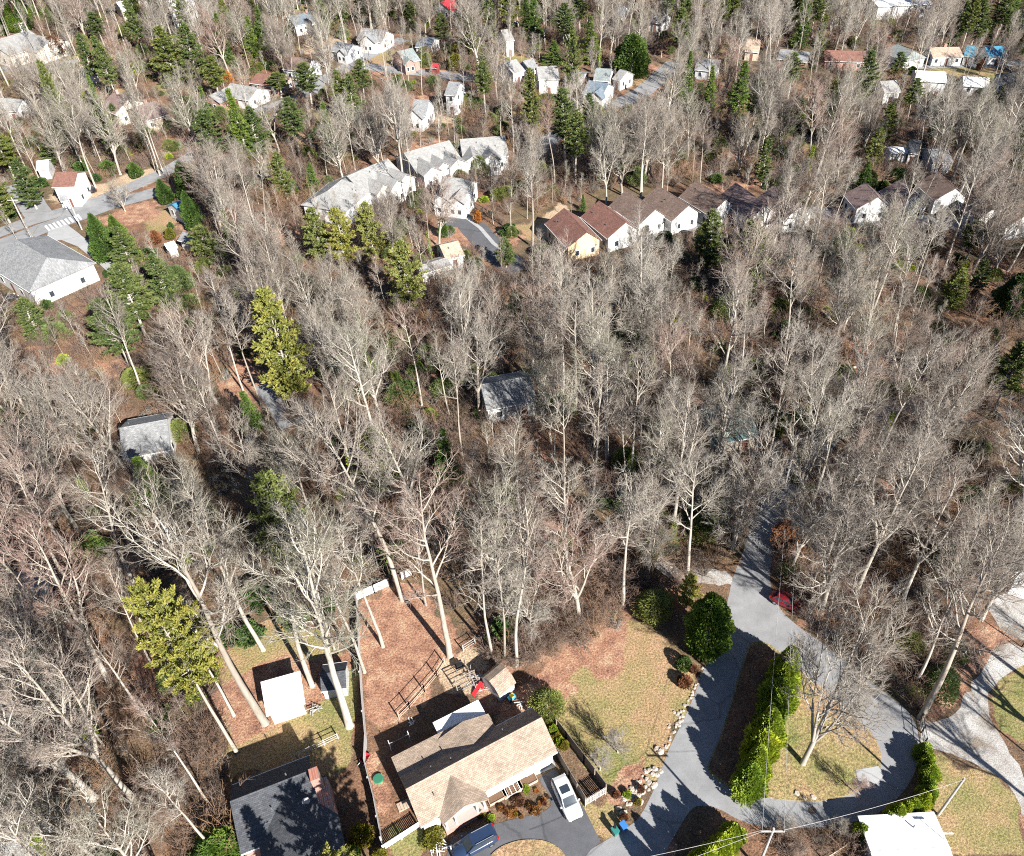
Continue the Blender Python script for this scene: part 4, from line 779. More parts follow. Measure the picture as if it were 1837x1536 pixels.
# ---- houses beyond: (label, ridge a, ridge b, width, wall h, rise, wall, roof, extra)
FARH = [('apartment_block', 'large grey hip-roofed apartment block beside the concrete driveway', (30, 430), (84, 462), 13, 3.8, 3.0, W_WHITE, S_GREY, dict(hip=3.5, vents=6, storeys=1, cat='apartment block', shown=(0, 425, 145, 530))),
 ('hall', 'long grey-roofed hall with a wide gable and hedge behind', (-20, 76), (52, 54), 15, 3.6, 3.0, W_CREAM, S_LGREY, dict(wings=((.75, 13, 5, 3.6, 2.6),), vents=4, shown=(0, 50, 112, 85))),
 ('carport', 'grey flat-roofed carport at the end of the upper left street', (144, 126), (172, 122), 7, 2.6, .6, W_WHITE, S_GREY, dict(vents=0, windows=False, shown=(140, 118, 176, 140))),
 ('brown_gable_house', 'cream house with brown gable roof beside the straw lawn', (202, 166), (230, 177), 10, 3.6, 2.6, W_CREAM, S_MAUVE, dict(chim=-.7, shown=(195, 164, 250, 200))),
 ('brown_long_house', 'long mauve-brown roofed house joined to a low garage', (236, 194), (280, 181), 11, 3., 2.2, W_TAN, S_MAUVE, dict(chim=.2, shown=(235, 178, 312, 205))),
 ('brown_low_house', 'low mauve roofed house half hidden by twigs beside the cream gable house', (160, 183), (192, 186), 8, 2.7, 1.6, W_TAN, S_MAUVE, {}),
 ('white_cottage', 'white cottage behind pale leaning trunks at the left', (0, 176), (40, 178), 8, 3., 1.8, W_WHITE, S_LGREY, dict(shown=(0, 172, 44, 195))),
 ('tan_roof_house', 'tan-roofed house above the green hedge', (12, 30), (38, 22), 9, 2.8, 1.8, W_WHITE, S_BUFF, dict(shown=(5, 20, 45, 36))),
 ('white_hall', 'big white building at the back behind dark conifers', (297, 2), (345, -4), 14, 5, 2, W_WHITE, R_WHITE, dict(storeys=2)),
 ('pale_house', 'pale blue-white roofed house behind the pointed spruce', (208, 4), (232, 0), 10, 3, 2, W_WHITE, R_WHITE, {}),
 ('l_house', 'grey-roofed L-shaped house with a brick end below orange shrubs', (413, 149), (462, 158), 9, 2.8, 2., W_WHITE, S_LGREY, dict(wings=((-.85, 6.5, 5, 2.8, 1.7, W_BRICK),), shown=(402, 146, 468, 196))),
 ('garage_house', 'brown-roofed ranch with a white garage end and pale driveway', (461, 131), (512, 138), 8.5, 2.8, 1.5, W_BRICK, S_RED, dict(vents=1, shown=(458, 126, 522, 150))),
 ('gable_house', 'white gable-ended house with dark dormer roof near the upper street', (517, 101), (560, 106), 8.5, 3.2, 2.4, W_WHITE, S_BROWN, dict(shown=(514, 98, 566, 132))),
 ('blue_grey_house', 'blue-grey roofed white house with a chimney behind branches', (516, 30), (556, 22), 9, 3.4, 2., W_WHITE, S_BLUE, dict(chim=.75, shown=(512, 18, 560, 42))),
 ('cross_gable_house', 'white house with grey roof and tall white front gable by the upper street', (649, 50), (694, 55), 9, 3.2, 2.4, W_WHITE, S_GREY, dict(chim=.4, wings=((.1, 6, 2, 3.4, 2.2),), shown=(645, 46, 696, 78))),
 ('small_grey_house', 'small grey-roofed house with white gable below the tall white-gabled one', (603, 74), (634, 80), 8, 2.8, 1.7, W_WHITE, S_GREY, dict(wings=((.7, 4, 1.5, 2.8, 1.5),), shown=(600, 70, 642, 95))),
 ('brick_house', 'red brick house with blue-grey roof on the street corner', (712, 92), (740, 86), 9, 3.0, 2.4, W_BRICK, S_GREEN, dict(shown=(705, 82, 748, 118), wings=((-.6, 4, 1.5, 2.8, 1.6),))),
 ('slate_house', 'house with slate-blue roof behind the red brick house', (752, 66), (780, 68), 9, 2.8, 1.8, W_WHITE, S_BLUE, dict(shown=(750, 62, 784, 78))),
 ('red_roof_house', 'house with bright red metal roof far at the back', (790, 4), (814, -4), 10, 3, 2.4, W_WHITE, R_REDM, dict(shown=(784, 0, 818, 14))),
 ('red_shed', 'small red shed beside the upper street branch', (775, 113), (786, 114), 3, 2.2, .9, W_RED, R_REDM, dict(cat='shed', windows=False, vents=0, shown=(773, 110, 788, 122))),
 ('tall_white_house', 'two-storey white house with grey roof below the street branch', (805, 146), (826, 148), 8, 5.4, 2.2, W_WHITE, S_GREY, dict(storeys=2, shown=(800, 142, 836, 176))),
 ('white_gable_cottage', 'white cottage with steep grey gables above the orange bank', (742, 178), (770, 180), 8, 3.6, 2.8, W_WHITE, S_GREY, dict(wings=((-.3, 5, 1.8, 3.4, 2.4),), shown=(737, 172, 776, 206))),
 ('grey_row_house', 'grey-roofed white house at the left of the middle cluster', (904, 112), (926, 106), 8.5, 3.6, 2.2, W_WHITE, S_LGREY, dict(shown=(900, 104, 932, 136))),
 ('grey_row_house', 'narrow grey-roofed white house wedged in the middle cluster', (938, 110), (956, 104), 6, 3.6, 2., W_WHITE, S_GREY, dict(shown=(934, 102, 962, 125))),
 ('porch_house', 'grey-roofed white house with tall porch columns in the middle cluster', (962, 120), (1000, 118), 9, 4.4, 2.2, W_WHITE, S_LGREY, dict(storeys=1, shown=(956, 112, 1008, 146))),
 ('green_grey_house', 'white house with green-grey roof beside the great dark magnolia', (1069, 122), (1098, 124), 9, 3.4, 2., W_WHITE, S_GREEN, dict(shown=(1066, 118, 1102, 142))),
 ('dark_roof_house', 'white house with charcoal roof and arched porch near the junction', (1056, 144), (1092, 150), 9, 3., 2.2, W_WHITE, S_BLUE, dict(wings=((.55, 5, 2, 3, 1.7),), shown=(1052, 138, 1096, 170))),
 ('flat_garage', 'low grey garage beside the yellow shrub in the middle cluster', (1028, 127), (1050, 131), 6, 2.6, .8, W_GREY, S_GREY, dict(vents=0, windows=False, shown=(1026, 122, 1056, 134))),
 ('side_house', 'pale house edge beside the straw lawn at the street', (1112, 124), (1126, 128), 7, 3, 1.8, W_WHITE, S_LGREY, {}),
 ('back_blue_house', 'white house with blue-black roof far behind ivy trunks', (1104, 10), (1124, 12), 10, 3, 2.2, W_WHITE, S_BLUE, {}),
 ('back_white_house', 'white house with grey roof behind the yellow-green shrub', (1172, 22), (1198, 26), 9, 3, 2., W_WHITE, S_GREY, {}),
 ('left_white_house', 'tall white house left of the dark conifers', (898, 54), (914, 52), 9, 4.8, 2.2, W_WHITE, S_LGREY, dict(storeys=2, shown=(896, 48, 922, 76))),
 ('cabin_house', 'grey-roofed house behind two pointed pines', (1252, 104), (1292, 108), 9, 2.8, 2., W_GREY, S_GREY, dict(shown=(1250, 98, 1300, 116))),
 ('buff_house', 'buff-roofed house deep among bare trees', (1340, 70), (1366, 72), 9, 2.8, 2.4, W_TAN, S_BUFF, dict(shown=(1336, 62, 1370, 86))),
 ('brick_rambler', 'grey-roofed brick rambler with a green lawn', (1400, 88), (1454, 94), 9, 2.8, 1.6, W_BRICK, S_GREY, dict(shown=(1396, 84, 1460, 106))),
 ('maroon_house', 'dark maroon-roofed house with white garage door', (1478, 90), (1552, 92), 9, 2.8, 1.8, W_BRICK, S_RED, dict(shown=(1474, 84, 1556, 104))),
 ('hip_grey_house', 'grey-green hip-roofed house on the far right street', zt(600, 430), zt(760, 500), 9, 2.8, 2., W_WHITE, S_GREEN, dict(hip=1.5, shown=(1598, 74, 1648, 100))),
 ('long_grey_house', 'long taupe-roofed ranch with a chimney on the far right street', zt(905, 465), zt(1205, 460), 9, 2.8, 1.5, W_WHITE, S_BUFF, dict(chim=.1, shown=(1664, 82, 1724, 104))),
 ('blue_roof_house', 'house with pale blue metal roof on the far right street', zt(1280, 445), zt(1390, 460), 9, 2.8, 1.8, W_WHITE, R_BLUEM, dict(shown=(1732, 80, 1758, 96))),
 ('teal_roof_house', 'house with teal metal roof under a tree shadow, far right street', zt(1450, 455), zt(1640, 450), 9, 2.8, 1.7, W_WHITE, R_TEAL, dict(shown=(1758, 80, 1804, 98))),
 ('white_block', 'big white-walled house with white roof above the far right woods', zt(775, 690), zt(1075, 705), 9, 4.8, 1.4, W_WHITE, R_WHITE, dict(storeys=2, shown=(1640, 125, 1698, 158))),
 ('white_low_house', 'low white house with charcoal roof next to the big white one', zt(1240, 745), zt(1500, 762), 8, 2.8, 1.4, W_WHITE, R_WHITE, dict(shown=(1714, 132, 1780, 158))),
 ('charcoal_house', 'house with charcoal roof and pale porch at the right edge', zt(1610, 715), zt(1770, 720), 9, 3, 2., W_BLUE, S_DARK, dict(shown=(1790, 126, 1826, 160))),
 ('lone_white_house', 'white house glimpsed through ivy trunks left of the big white one', (1578, 146), (1608, 144), 8, 3.4, 1.8, W_WHITE, S_LGREY, dict(shown=(1580, 144, 1608, 162))),
 ('hollow_house', 'white-walled charcoal-roofed house in the wooded hollow', (1632, 250), (1652, 252), 8, 3, 1.8, W_WHITE, S_DARK, dict(shown=(1595, 262, 1650, 272))),
 ('hollow_trailer', 'long low white trailer in the wooded hollow', (1594, 266), (1626, 265), 4, 2.6, .5, M_WHITE, R_WHITE, dict(cat='trailer', windows=False, vents=0)),
 ('grey_hollow_house', 'grey house between trunks at the far end of the wooded hollow', (1664, 268), (1700, 266), 8, 3, 1.6, W_GREY, S_GREY, {}),
 ('store', 'long white store at the back edge beyond the row of thin pines', (1562, -2), (1660, -6), 14, 4.5, .8, W_WHITE, R_WHITE, dict(windows=False, shown=(1560, 0, 1672, 16))),
 ('white_two_storey', 'white two-storey house with dormers beside the left road', zl(300, 180), zl(418, 176), 8, 5., 1.6, W_WHITE, S_RED, dict(storeys=2, shown=(90, 306, 150, 350))),
 ('teal_cottage', 'small white cottage with bright teal roof between two spruces', zl(930, 352), zl(1010, 320), 7, 2.6, 1.4, W_WHITE, R_TEAL, dict(shown=(290, 352, 345, 390))),
 ('grey_shed', 'grey garden shed beyond the straw lawn', zl(985, 500), zl(1055, 520), 3.6, 2.3, 1., W_WHITE, S_GREY, dict(cat='shed', windows=False, vents=0, shown=(322, 412, 352, 434))),
 ('white_shed', 'tiny white shed beside rusty shrubs', zl(885, 565), zl(940, 548), 3, 2.2, .8, W_WHITE, R_WHITE, dict(cat='shed', windows=False, vents=0, shown=(292, 430, 314, 446))),
 ('porch_hut', 'small grey hut below the white two-storey house', zl(318, 300), zl(360, 292), 3.4, 2.2, .9, W_GREY, S_GREY, dict(cat='shed', windows=False, vents=0)),
 ('lot_house', 'white house with pale roof in the pines at the left', zl(195, 118), zl(262, 110), 6, 2.6, 1., W_WHITE, R_WHITE, dict(windows=False, shown=(60, 280, 90, 298)))]
for n, lb, a, b, w, wh, ri, wm, rm, ex in FARH: house(n, lb, a, b, w, wh, ri, wm, rm, **ex)
SHOWN += [(95, 395, 225, 500), (60, 330, 330, 412), (280, 350, 345, 440), (650, 95, 760, 135), (1140, 135, 1190, 178), (1680, 110, 1837, 120), (1110, 132, 1165, 155), (832, 400, 875, 435)]

# ================================================================== EVERGREENS AND SHRUBS
def plant(key, name, label, cat, base, ytop=None, h=None, w=None, group=None, rng=random.Random(7)):
    """base pixel on the ground; height from the pixel row of its top or in metres; w = crown width in pixels"""
    p = P(*base); tm, cm_, jm, ph, pr = PROTO[key]; hh = h or height_to(p, ytop); sz = hh / ph
    dep = p.y * _c - (hh * .6 - H) * _s; sx = (w / 2 * dep / F) / pr if w else sz
    o = thing(name, label, cat, p, rng.uniform(0, 6.28), group, (sx, sx, sz)); low = name.endswith(('shrub', 'bush'))
    link('stem' if low else 'trunk', tm, o); link('foliage' if low else 'crown', cm_, o); return o
EV = [  # key, name, label, base, top row, width
 ('pine_l', 'white_pine', 'tall light green white pine with drooping layered crown above orange litter', (528, 735), 515, 112), ('pine_a', 'pine_tree', 'dense green pine, front one of the clump above the left woods', (238, 668), 535, 95), ('pine_a', 'pine_tree', 'dense green pine, taller back one of the clump above the left woods', (268, 615), 470, 90),
 ('pine_c', 'pine_tree', 'dark pine tucked beside the clump above the left woods', (308, 560), 455, 70), ('pine_l', 'white_pine', 'bright green pine with tiered boughs below the town house street', (738, 565), 432, 82),
 ('pine_l', 'white_pine', 'light green pine below the town houses, lowest of three', (578, 478), 372, 60), ('pine_l', 'white_pine', 'light green pine below the town houses, middle of three', (622, 482), 370, 62), ('pine_l', 'white_pine', 'light green pine below the town houses, nearest the small tan house', (674, 480), 362, 58),
 ('pine_l', 'white_pine', 'rounded green pine rising among red-tipped crowns in mid woods', (690, 888), 762, 80), ('spruce_b', 'spruce_tree', 'small green spruce beside the rounded pine in mid woods', (806, 868), 768, 60), ('pine_l', 'white_pine', 'bright yellow-green pine standing over the lower left woods', (532, 1015), 842, 118),
 ('spruce_b', 'spruce_tree', 'dark green spruce beside the grey-roofed woods house', (288, 908), 818, 78), ('pine_y', 'tall_pine', 'tall yellow-green pine with clear trunk left of the white-roofed shed', (425, 1350), 1050, 118), ('pine_y', 'tall_pine', 'tall yellow-green pine with clear trunk, further from the dark roof', (420, 1284), 1078, 96),
 ('holly', 'holly_tree', 'dense bright green holly tree at the lane edge', (1264, 1166), 1066, 82), ('pine_l', 'juniper_tree', 'paler green juniper behind the dense holly at the lane', (1228, 1092), 1030, 50),
 ('pine_c', 'pine_tree', 'dark green pine in front of the brown town houses', (1266, 490), 374, 72), ('pine_c', 'pine_tree', 'big dark full pine below the brown town houses', (1328, 545), 388, 92), ('magnolia', 'magnolia_tree', 'glossy dark evergreen with yellow-green top in the right woods', (1806, 568), 488, 82), ('pine_a', 'pine_tree', 'light green pine with open boughs near the woods driveway', (1782, 742), 612, 84),
 ('cypress', 'cypress_tree', 'broad green cypress beside the concrete driveway', (196, 466), 380, 60), ('cypress', 'cypress_tree', 'green cypress behind the broad one at the concrete driveway', (226, 455), 384, 52), ('pine_c', 'pine_tree', 'bluish pine next to the cypresses by the concrete driveway', (238, 486), 405, 60),
 ('cypress', 'spruce_tree', 'tall pointed spruce by the road behind the teal cottage', (342, 356), 288, 60), ('cypress', 'spruce_tree', 'squat pointed spruce left of the teal cottage', (300, 364), 320, 38), ('cypress', 'spruce_tree', 'pointed spruce right in front of the teal cottage', (352, 412), 340, 46),
 ('spruce_a', 'spruce_tree', 'dark tiered spruce standing below the L-shaped house', (446, 292), 155, 62), ('pine_c', 'pine_tree', 'wide dark pine behind the cream gable house', (318, 158), 45, 70), ('pine_c', 'pine_tree', 'wide dark pine beside its twin at the orange bank', (362, 160), 40, 62), ('spruce_a', 'pine_tree', 'slim dark pine above the garage ranch', (410, 120), 22, 44), ('spruce_a', 'pine_tree', 'blue-green pine close to the leaning pale trunk', (462, 122), 28, 50), ('pine_b', 'pine_tree', 'open pine left of the L-shaped house', (398, 190), 100, 48), ('pine_c', 'pine_tree', 'yellowish pine below the brown long house', (390, 290), 195, 70), ('pine_b', 'pine_tree', 'dark pine beside the garage ranch drive', (505, 175), 128, 44), ('pine_b', 'pine_tree', 'pine at the corner of the upper street', (560, 195), 110, 52), ('pine_b', 'pine_tree', 'pine in the thin trunks below the upper street', (655, 190), 105, 40),
 ('spruce_a', 'spruce_tree', 'spruce at the left end of the grey town houses', (566, 352), 292, 42), ('pine_c', 'cedar_tree', 'brownish cedar at the left end of the grey town houses', (516, 358), 272, 48), ('pine_c', 'pine_tree', 'dark pine in thicket above the grey town houses', (470, 285), 190, 60), ('pine_b', 'pine_tree', 'ivy-green pine left of the thin trunks', (540, 280), 175, 55), ('pine_l', 'pine_tree', 'pale green pine over the straw lawn garden', (378, 480), 405, 66), ('pine_c', 'pine_tree', 'green pine over the apartment block parking', (78, 612), 535, 64),
 ('magnolia', 'magnolia_tree', 'great round dark magnolia beside the right street', (1132, 138), 58, 78), ('spruce_a', 'pine_tree', 'narrow pine at the right street, left of three', (1228, 205), 90, 44), ('spruce_a', 'pine_tree', 'narrow pine at the right street, middle of three', (1270, 205), 115, 38), ('spruce_a', 'pine_tree', 'broad pine at the right street, right of three', (1322, 208), 108, 62),
 ('pine_c', 'pine_tree', 'yellow-green pine before the porch house', (955, 240), 120, 46), ('pine_b', 'pine_tree', 'tall green pine below the middle cluster', (1012, 300), 155, 58), ('pine_c', 'pine_tree', 'green pine below the charcoal-roofed house', (1056, 262), 165, 44), ('pine_b', 'pine_tree', 'lower pine reaching over the hollow street', (1032, 330), 200, 54), ('spruce_a', 'pine_tree', 'dark conifer left of the round magnolia', (1060, 115), 28, 52), ('spruce_a', 'pine_tree', 'dark conifer by the tall white house', (948, 72), -6, 46), ('pine_b', 'pine_tree', 'open conifer above the middle cluster', (1012, 98), 5, 46), ('pine_b', 'pine_tree', 'dark conifer at the back by ivy trunks', (1040, 62), -10, 40), ('pine_c', 'pine_tree', 'conifer before the tall two-storey house', (868, 150), 95, 34), ('pine_b', 'pine_tree', 'pine right of the two-storey white house', (872, 205), 110, 38), ('spruce_b', 'pine_tree', 'short dark conifer in the middle cluster', (995, 115), 72, 44), ('pine_c', 'pine_tree', 'conifer between the slate house and pale crown', (795, 78), 22, 38), ('pine_b', 'pine_tree', 'conifer behind the white-gabled house', (738, 50), 0, 34), ('spruce_b', 'cypress_tree', 'small cypress at the brick house corner', (739, 120), 104, 12),
 ('pine_b', 'pine_tree', 'dark pine under the brick rambler', (1412, 178), 92, 46), ('pine_c', 'pine_tree', 'yellow-green pine in the right woods, left of two', (1432, 238), 180, 42), ('pine_c', 'pine_tree', 'yellow-green pine in the right woods, right of two', (1480, 222), 150, 52), ('pine_c', 'pine_tree', 'bright pine at the back behind the buff house', (1312, 45), -15, 46), ('pine_b', 'pine_tree', 'green conifer above the brick rambler, left', (1420, 62), -8, 42), ('pine_b', 'pine_tree', 'green conifer above the brick rambler, right', (1456, 66), -10, 40),
 ('pine_c', 'pine_tree', 'dark pine below the hip-roofed house', (1606, 138), 92, 38), ('pine_c', 'pine_tree', 'ivy-dark pine above the rosy town house', (1580, 265), 182, 42), ('pine_b', 'pine_tree', 'ivy-dark pine close to the far woods', (1628, 215), 140, 38), ('pine_l', 'pine_tree', 'light green pine just above the rosy town house', (1562, 310), 228, 40), ('spruce_b', 'pine_tree', 'bright green pine at the rosy town house', (1546, 345), 288, 40), ('pine_c', 'pine_tree', 'bright green pine at the back right', (1742, 80), -5, 56), ('spruce_a', 'pine_tree', 'dark conifer beside the bright back right pine', (1712, 82), 0, 44), ('pine_b', 'pine_tree', 'dark conifer behind the teal roof', (1782, 74), -10, 50), ('spruce_a', 'pine_tree', 'dark conifer at the back right corner', (1824, 80), -5, 44), ('pine_l', 'pine_tree', 'light green pine over the dark hollow', (1806, 315), 205, 50), ('pine_c', 'pine_tree', 'dark green pine below the far woods', (1365, 335), 245, 40), ('pine_c', 'pine_tree', 'green pine at the town house lawn', (908, 480), 425, 46), ('spruce_b', 'arborvitae_tree', 'slim green arborvitae at the first brown town house', (1046, 378), 348, 15), ('cypress', 'arborvitae_tree', 'slim green arborvitae where the town house street bends', (796, 425), 382, 24),
 ('pine_c', 'pine_tree', 'big pine beside the side street, left edge', (18, 400), 292, 64), ('pine_c', 'pine_tree', 'pine beside the white two-storey house', (66, 375), 285, 58), ('pine_b', 'pine_tree', 'pine above the side street', (30, 330), 232, 60), ('pine_c', 'pine_tree', 'pine by the pale lot house', (100, 300), 250, 44), ('pine_c', 'pine_tree', 'small pine beside cream gable house drive', (212, 225), 185, 26), ('spruce_b', 'spruce_tree', 'pointed spruce at the back near the pale house', (238, 72), 38, 26), ('spruce_b', 'spruce_tree', 'pointed dark spruce beside the white hall', (246, 28), -8, 24), ('pine_b', 'pine_tree', 'pine in the mid left woods beside the leaning trunks', (190, 90), 20, 40),
 ('spruce_b', 'spruce_tree', 'small dark evergreen at the woods path', (458, 770), 700, 48), ('spruce_b', 'hemlock_tree', 'small blue-green hemlock deep in mid woods', (718, 710), 665, 44), ('pine_c', 'pine_tree', 'dark pine above the right woods fallen log', (1700, 560), 480, 60), ('pine_b', 'pine_tree', 'pine below the hollow, right woods', (1730, 470), 395, 50), ('pine_c', 'pine_tree', 'small dark pine left of the glossy evergreen', (1745, 530), 465, 44), ('pine_a', 'pine_tree', 'pine behind the mauve town houses', (1500, 270), 190, 44)]
for k, n, lb, b, yt, w in EV: plant(k, n, lb, 'tree', b, ytop=yt, w=w, group='evergreens in the woods' if 'pine' in n else None)
_g = random.Random(77); _n = 0; _xp = []
while _n < 70:      # more pines among the far houses
    x, y = _g.uniform(-10, 1850), _g.choice([_g.uniform(-8, 120), _g.uniform(-8, 120), _g.uniform(120, 330)])
    if y > 235 and 480 < x < 1900 and _g.random() < .6: continue
    pp = P(x, y); uv = (np.array([pp.x]), np.array([pp.y])); hh = _g.uniform(13, 21); w = _g.uniform(5.5, 8.5) * 1450 / math.hypot(pp.y, 80)
    tx, ty = Q((pp.x, pp.y, hh * .7))
    if any(inside(*uv, pl)[0] for pl in ROADS + FOOT) or any(x0 - w * .3 < tx < x1 + w * .3 and y0 - 4 < ty < y1 + 4 for x0, y0, x1, y1 in SHOWN): continue
    if any(x0 < Q((pp.x, pp.y, hh * f))[0] < x1 and y0 < Q((pp.x, pp.y, hh * f))[1] < y1 for f in (.3, .5, .9) for x0, y0, x1, y1 in SHOWN): continue
    plant(_g.choice(['pine_a', 'pine_b', 'pine_c', 'pine_c', 'spruce_a']), 'pine_tree', 'dark green pine among the bare trees and far houses', 'tree', (x, y), h=hh, w=w, group='pines among the far houses'); EV.append((0, 0, 0, (x, y))); _n += 1
# far hedge in the upper left
for i, (x, y) in enumerate([(8, 62), (30, 58), (50, 54), (70, 50), (90, 46), (108, 30)]): plant('cypress', 'hedge_tree', 'green cypress in the clipped row behind the long grey hall', 'tree', (x, y), h=9 + (i % 3) + (5 if i == 5 else 0), w=30, group='cypress hedge behind the hall')
# arborvitae hedges along the lane
hp = [z3(742, 1196), z3(775, 1118), z3(800, 1030), z3(838, 945), z3(862, 865), z3(888, 775), z3(908, 700), z3(932, 622)]
for i, q in enumerate(hp):
    plant(('arb_a', 'arb_b', 'arb_c')[i % 3], 'arborvitae_tree', 'bright green arborvitae in the hedge on the turning island', 'tree', q, h=[5.4, 6.2, 5.8, 6.6, 6.2, 6.0, 6.4, 6.8][i], w=[74, 70, 76, 74, 68, 72, 70, 66][i], group='arborvitae hedge on the island')
for i, (q, h_) in enumerate([((1308, 1512), 4.6), ((1288, 1536), 5.0), ((1262, 1558), 4.8), ((1236, 1582), 5.2), ((1208, 1606), 5.2)]): plant(('arb_b', 'arb_a', 'arb_c')[i % 3], 'arborvitae_tree', 'bright green arborvitae in the hedge across from the island', 'tree', q, h=h_, w=60, group='arborvitae hedge by the lane mouth')
# clipped hedge round the turning loop
for i, q in enumerate([z4(728, 1030), z4(738, 1085), z4(745, 1140), z4(748, 1195), z4(742, 1240), z4(715, 1278), z4(672, 1300), z4(628, 1322), z4(585, 1345), z4(540, 1365)]): plant('shrub_g' if i % 2 else 'arb_c', 'hedge_shrub', 'dark green shrub in the hedge along the turning loop', 'shrub', q, h=2.3 + .4 * (i % 3), w=40, group='hedge along the turning loop')
plant('shrub_g', 'round_shrub', 'single rounded green shrub at the end of the loop hedge', 'shrub', z4(400, 1440), h=2.8, w=46)
SH = [('round_shrub', 'round_shrub', 'round clipped dark green shrub on the lane bank', (1226, 1196), 2.0, 33), ('shrub_r', 'rust_shrub', 'larger rusty red shrub below the clipped green one', (1226, 1228), 1.5, 40), ('shrub_r', 'rust_shrub', 'smaller rust shrub squeezed beside the clipped green one', (1243, 1204), 1.2, 22), ('round_tree', 'round_bush', 'large round grey-green bush by the gambrel shed', (982, 1278), 3.9, 76),
      ('shrub_y', 'yellow_shrub', 'tall yellow-green shrub left of the ranch house', (652, 1508), 3.4, 56), ('shrub_g', 'bright_shrub', 'bright lime shrub at the bottom beside the ranch fence', (632, 1545), 2.6, 54), ('holly', 'cypress_bush', 'wide bright green conifer bush before the charcoal-roofed house', (398, 1545), 4.2, 100), ('shrub_y', 'yellow_shrub', 'yellow shrub at the front fence corner', (682, 1538), 1.6, 34), ('shrub_y', 'clipped_shrub', 'lime-yellow clipped shrub at the ranch front wall', (776, 1506), 1.5, 54), ('shrub_d', 'dark_shrub', 'dark shrub next to the neighbour wall', (592, 1540), 2.2, 44),
      ('shrub_o', 'autumn_shrub', 'orange autumn shrub in the ranch flower bed', z2(1215, 1230), .9, 26), ('shrub_o', 'autumn_shrub', 'amber plant at the middle of the ranch flower bed', z2(1060, 1250), .6, 24), ('shrub_y', 'yellow_shrub', 'small yellow-green shrub near the ranch porch', z2(840, 1250), 1.0, 26), ('shrub_g', 'bright_shrub', 'low green shrub at the ranch bed edge', z2(910, 1290), .7, 24), ('shrub_r', 'rust_shrub', 'brown perennial clump behind the ranch planters', z2(1100, 1170), .8, 34), ('shrub_g', 'bright_shrub', 'small green patch shrub between the planters', z2(1150, 1085), .6, 22),
      ('shrub_r', 'rust_shrub', 'dark rusty shrub on the stony bank by the trash bins', z3(70, 1230), 1.0, 22), ('shrub_r', 'rust_shrub', 'brown shrub lowest on the stony bank', z3(115, 1345), 1.0, 22), ('shrub_y', 'yellow_shrub', 'small yellow-green shrub on the stony bank', z3(185, 1265), .9, 18), ('shrub_g', 'spiky_shrub', 'pale green spiky shrub on the stony bank', z3(130, 1225), .8, 22), ('shrub_r', 'rust_shrub', 'purple-brown shrub high on the stony bank', z3(200, 1200), .9, 20),
      ('shrub_d', 'rhododendron_bush', 'dark evergreen bush at the lawn edge behind the white-roofed shed, left', (412, 1150), 3.2, 60), ('shrub_d', 'rhododendron_bush', 'dark evergreen bush at the lawn edge behind the white-roofed shed, right', (452, 1148), 3.0, 60), ('shrub_d', 'rhododendron_bush', 'dark evergreen bush between two pale trunks', (535, 1120), 2.6, 56), ('shrub_g', 'bright_shrub', 'green bush under the tall yellow-green pine', (372, 1205), 3.4, 66), ('shrub_g', 'bright_shrub', 'second green bush under the tall yellow-green pine', (352, 1270), 3.0, 60), ('shrub_d', 'rhododendron_bush', 'dark thicket bush left of the tall pine trunk', (300, 1300), 2.6, 70), ('shrub_d', 'rhododendron_bush', 'dark thicket bush above the lawn', (585, 1095), 2.4, 50),
      ('oak_red', 'red_oak_bush', 'rust-leaved small oak at the lane bend', (1402, 975), 4.5, 62), ('oak_red', 'red_oak_bush', 'second rust-leaved small oak at the lane bend', (1425, 1005), 3.6, 46), ('shrub_o', 'autumn_shrub', 'orange shrub beside the town house street', (858, 400), 3.2, 20), ('shrub_o', 'autumn_shrub', 'orange-leaved shrub at the end of the clay bank', (736, 220), 4, 26), ('shrub_o', 'autumn_shrub', 'orange-leaved shrub above the L-shaped house', (408, 150), 4, 28), ('shrub_y', 'yellow_shrub', 'golden shrub behind the slate house', (826, 102), 5, 44), ('shrub_y', 'yellow_shrub', 'golden shrub below the slate house', (818, 125), 5, 40), ('shrub_r', 'rust_shrub', 'rusty shrub beside the straw garden', (282, 436), 3, 34), ('shrub_y', 'yellow_shrub', 'olive shrub beside the rusty one in the straw garden', (308, 428), 2.6, 26), ('round_shrub', 'round_shrub', 'tiny round shrub on the straw garden', (308, 410), 1.6, 12), ('round_shrub', 'round_shrub', 'brown round shrub before the white two-storey house', (175, 325), 2, 18), ('shrub_d', 'dark_shrub', 'dark broad shrub by the left road', (198, 312), 3.4, 46), ('shrub_d', 'dark_shrub', 'dark broad shrub by the pale trunk clump', (245, 318), 3.8, 34), ('shrub_r', 'rust_shrub', 'round rust shrub by the far right street', zt(1395, 690), 3.6, 18), ('round_shrub', 'round_shrub', 'small round shrub at the end of the concrete driveway', zl(580, 745), 1.8, 12), ('oak_red', 'red_oak_bush', 'red-leaved small tree beside the upper left hedge', (72, 32), 8, 30), ('oak_red', 'red_oak_bush', 'red-leaved small tree over the long hall', (105, 105), 7, 40)]
for k, n, lb, b, h_, w in SH: plant(k, n, lb, 'shrub', b, h=h_, w=w)
for i, (x, y) in enumerate([(1285, 590), (1310, 640), (1335, 690), (1358, 735), (1380, 775), (1408, 800)]): plant('shrub_y' if i % 2 else 'shrub_g', 'side_shrub', 'yellow-green shrub in the strip beside the ranch end wall', 'shrub', z2(x, y), h=1.0 + .2 * (i % 3), w=24, group='shrubs beside the ranch end wall')
_g2 = random.Random(9)
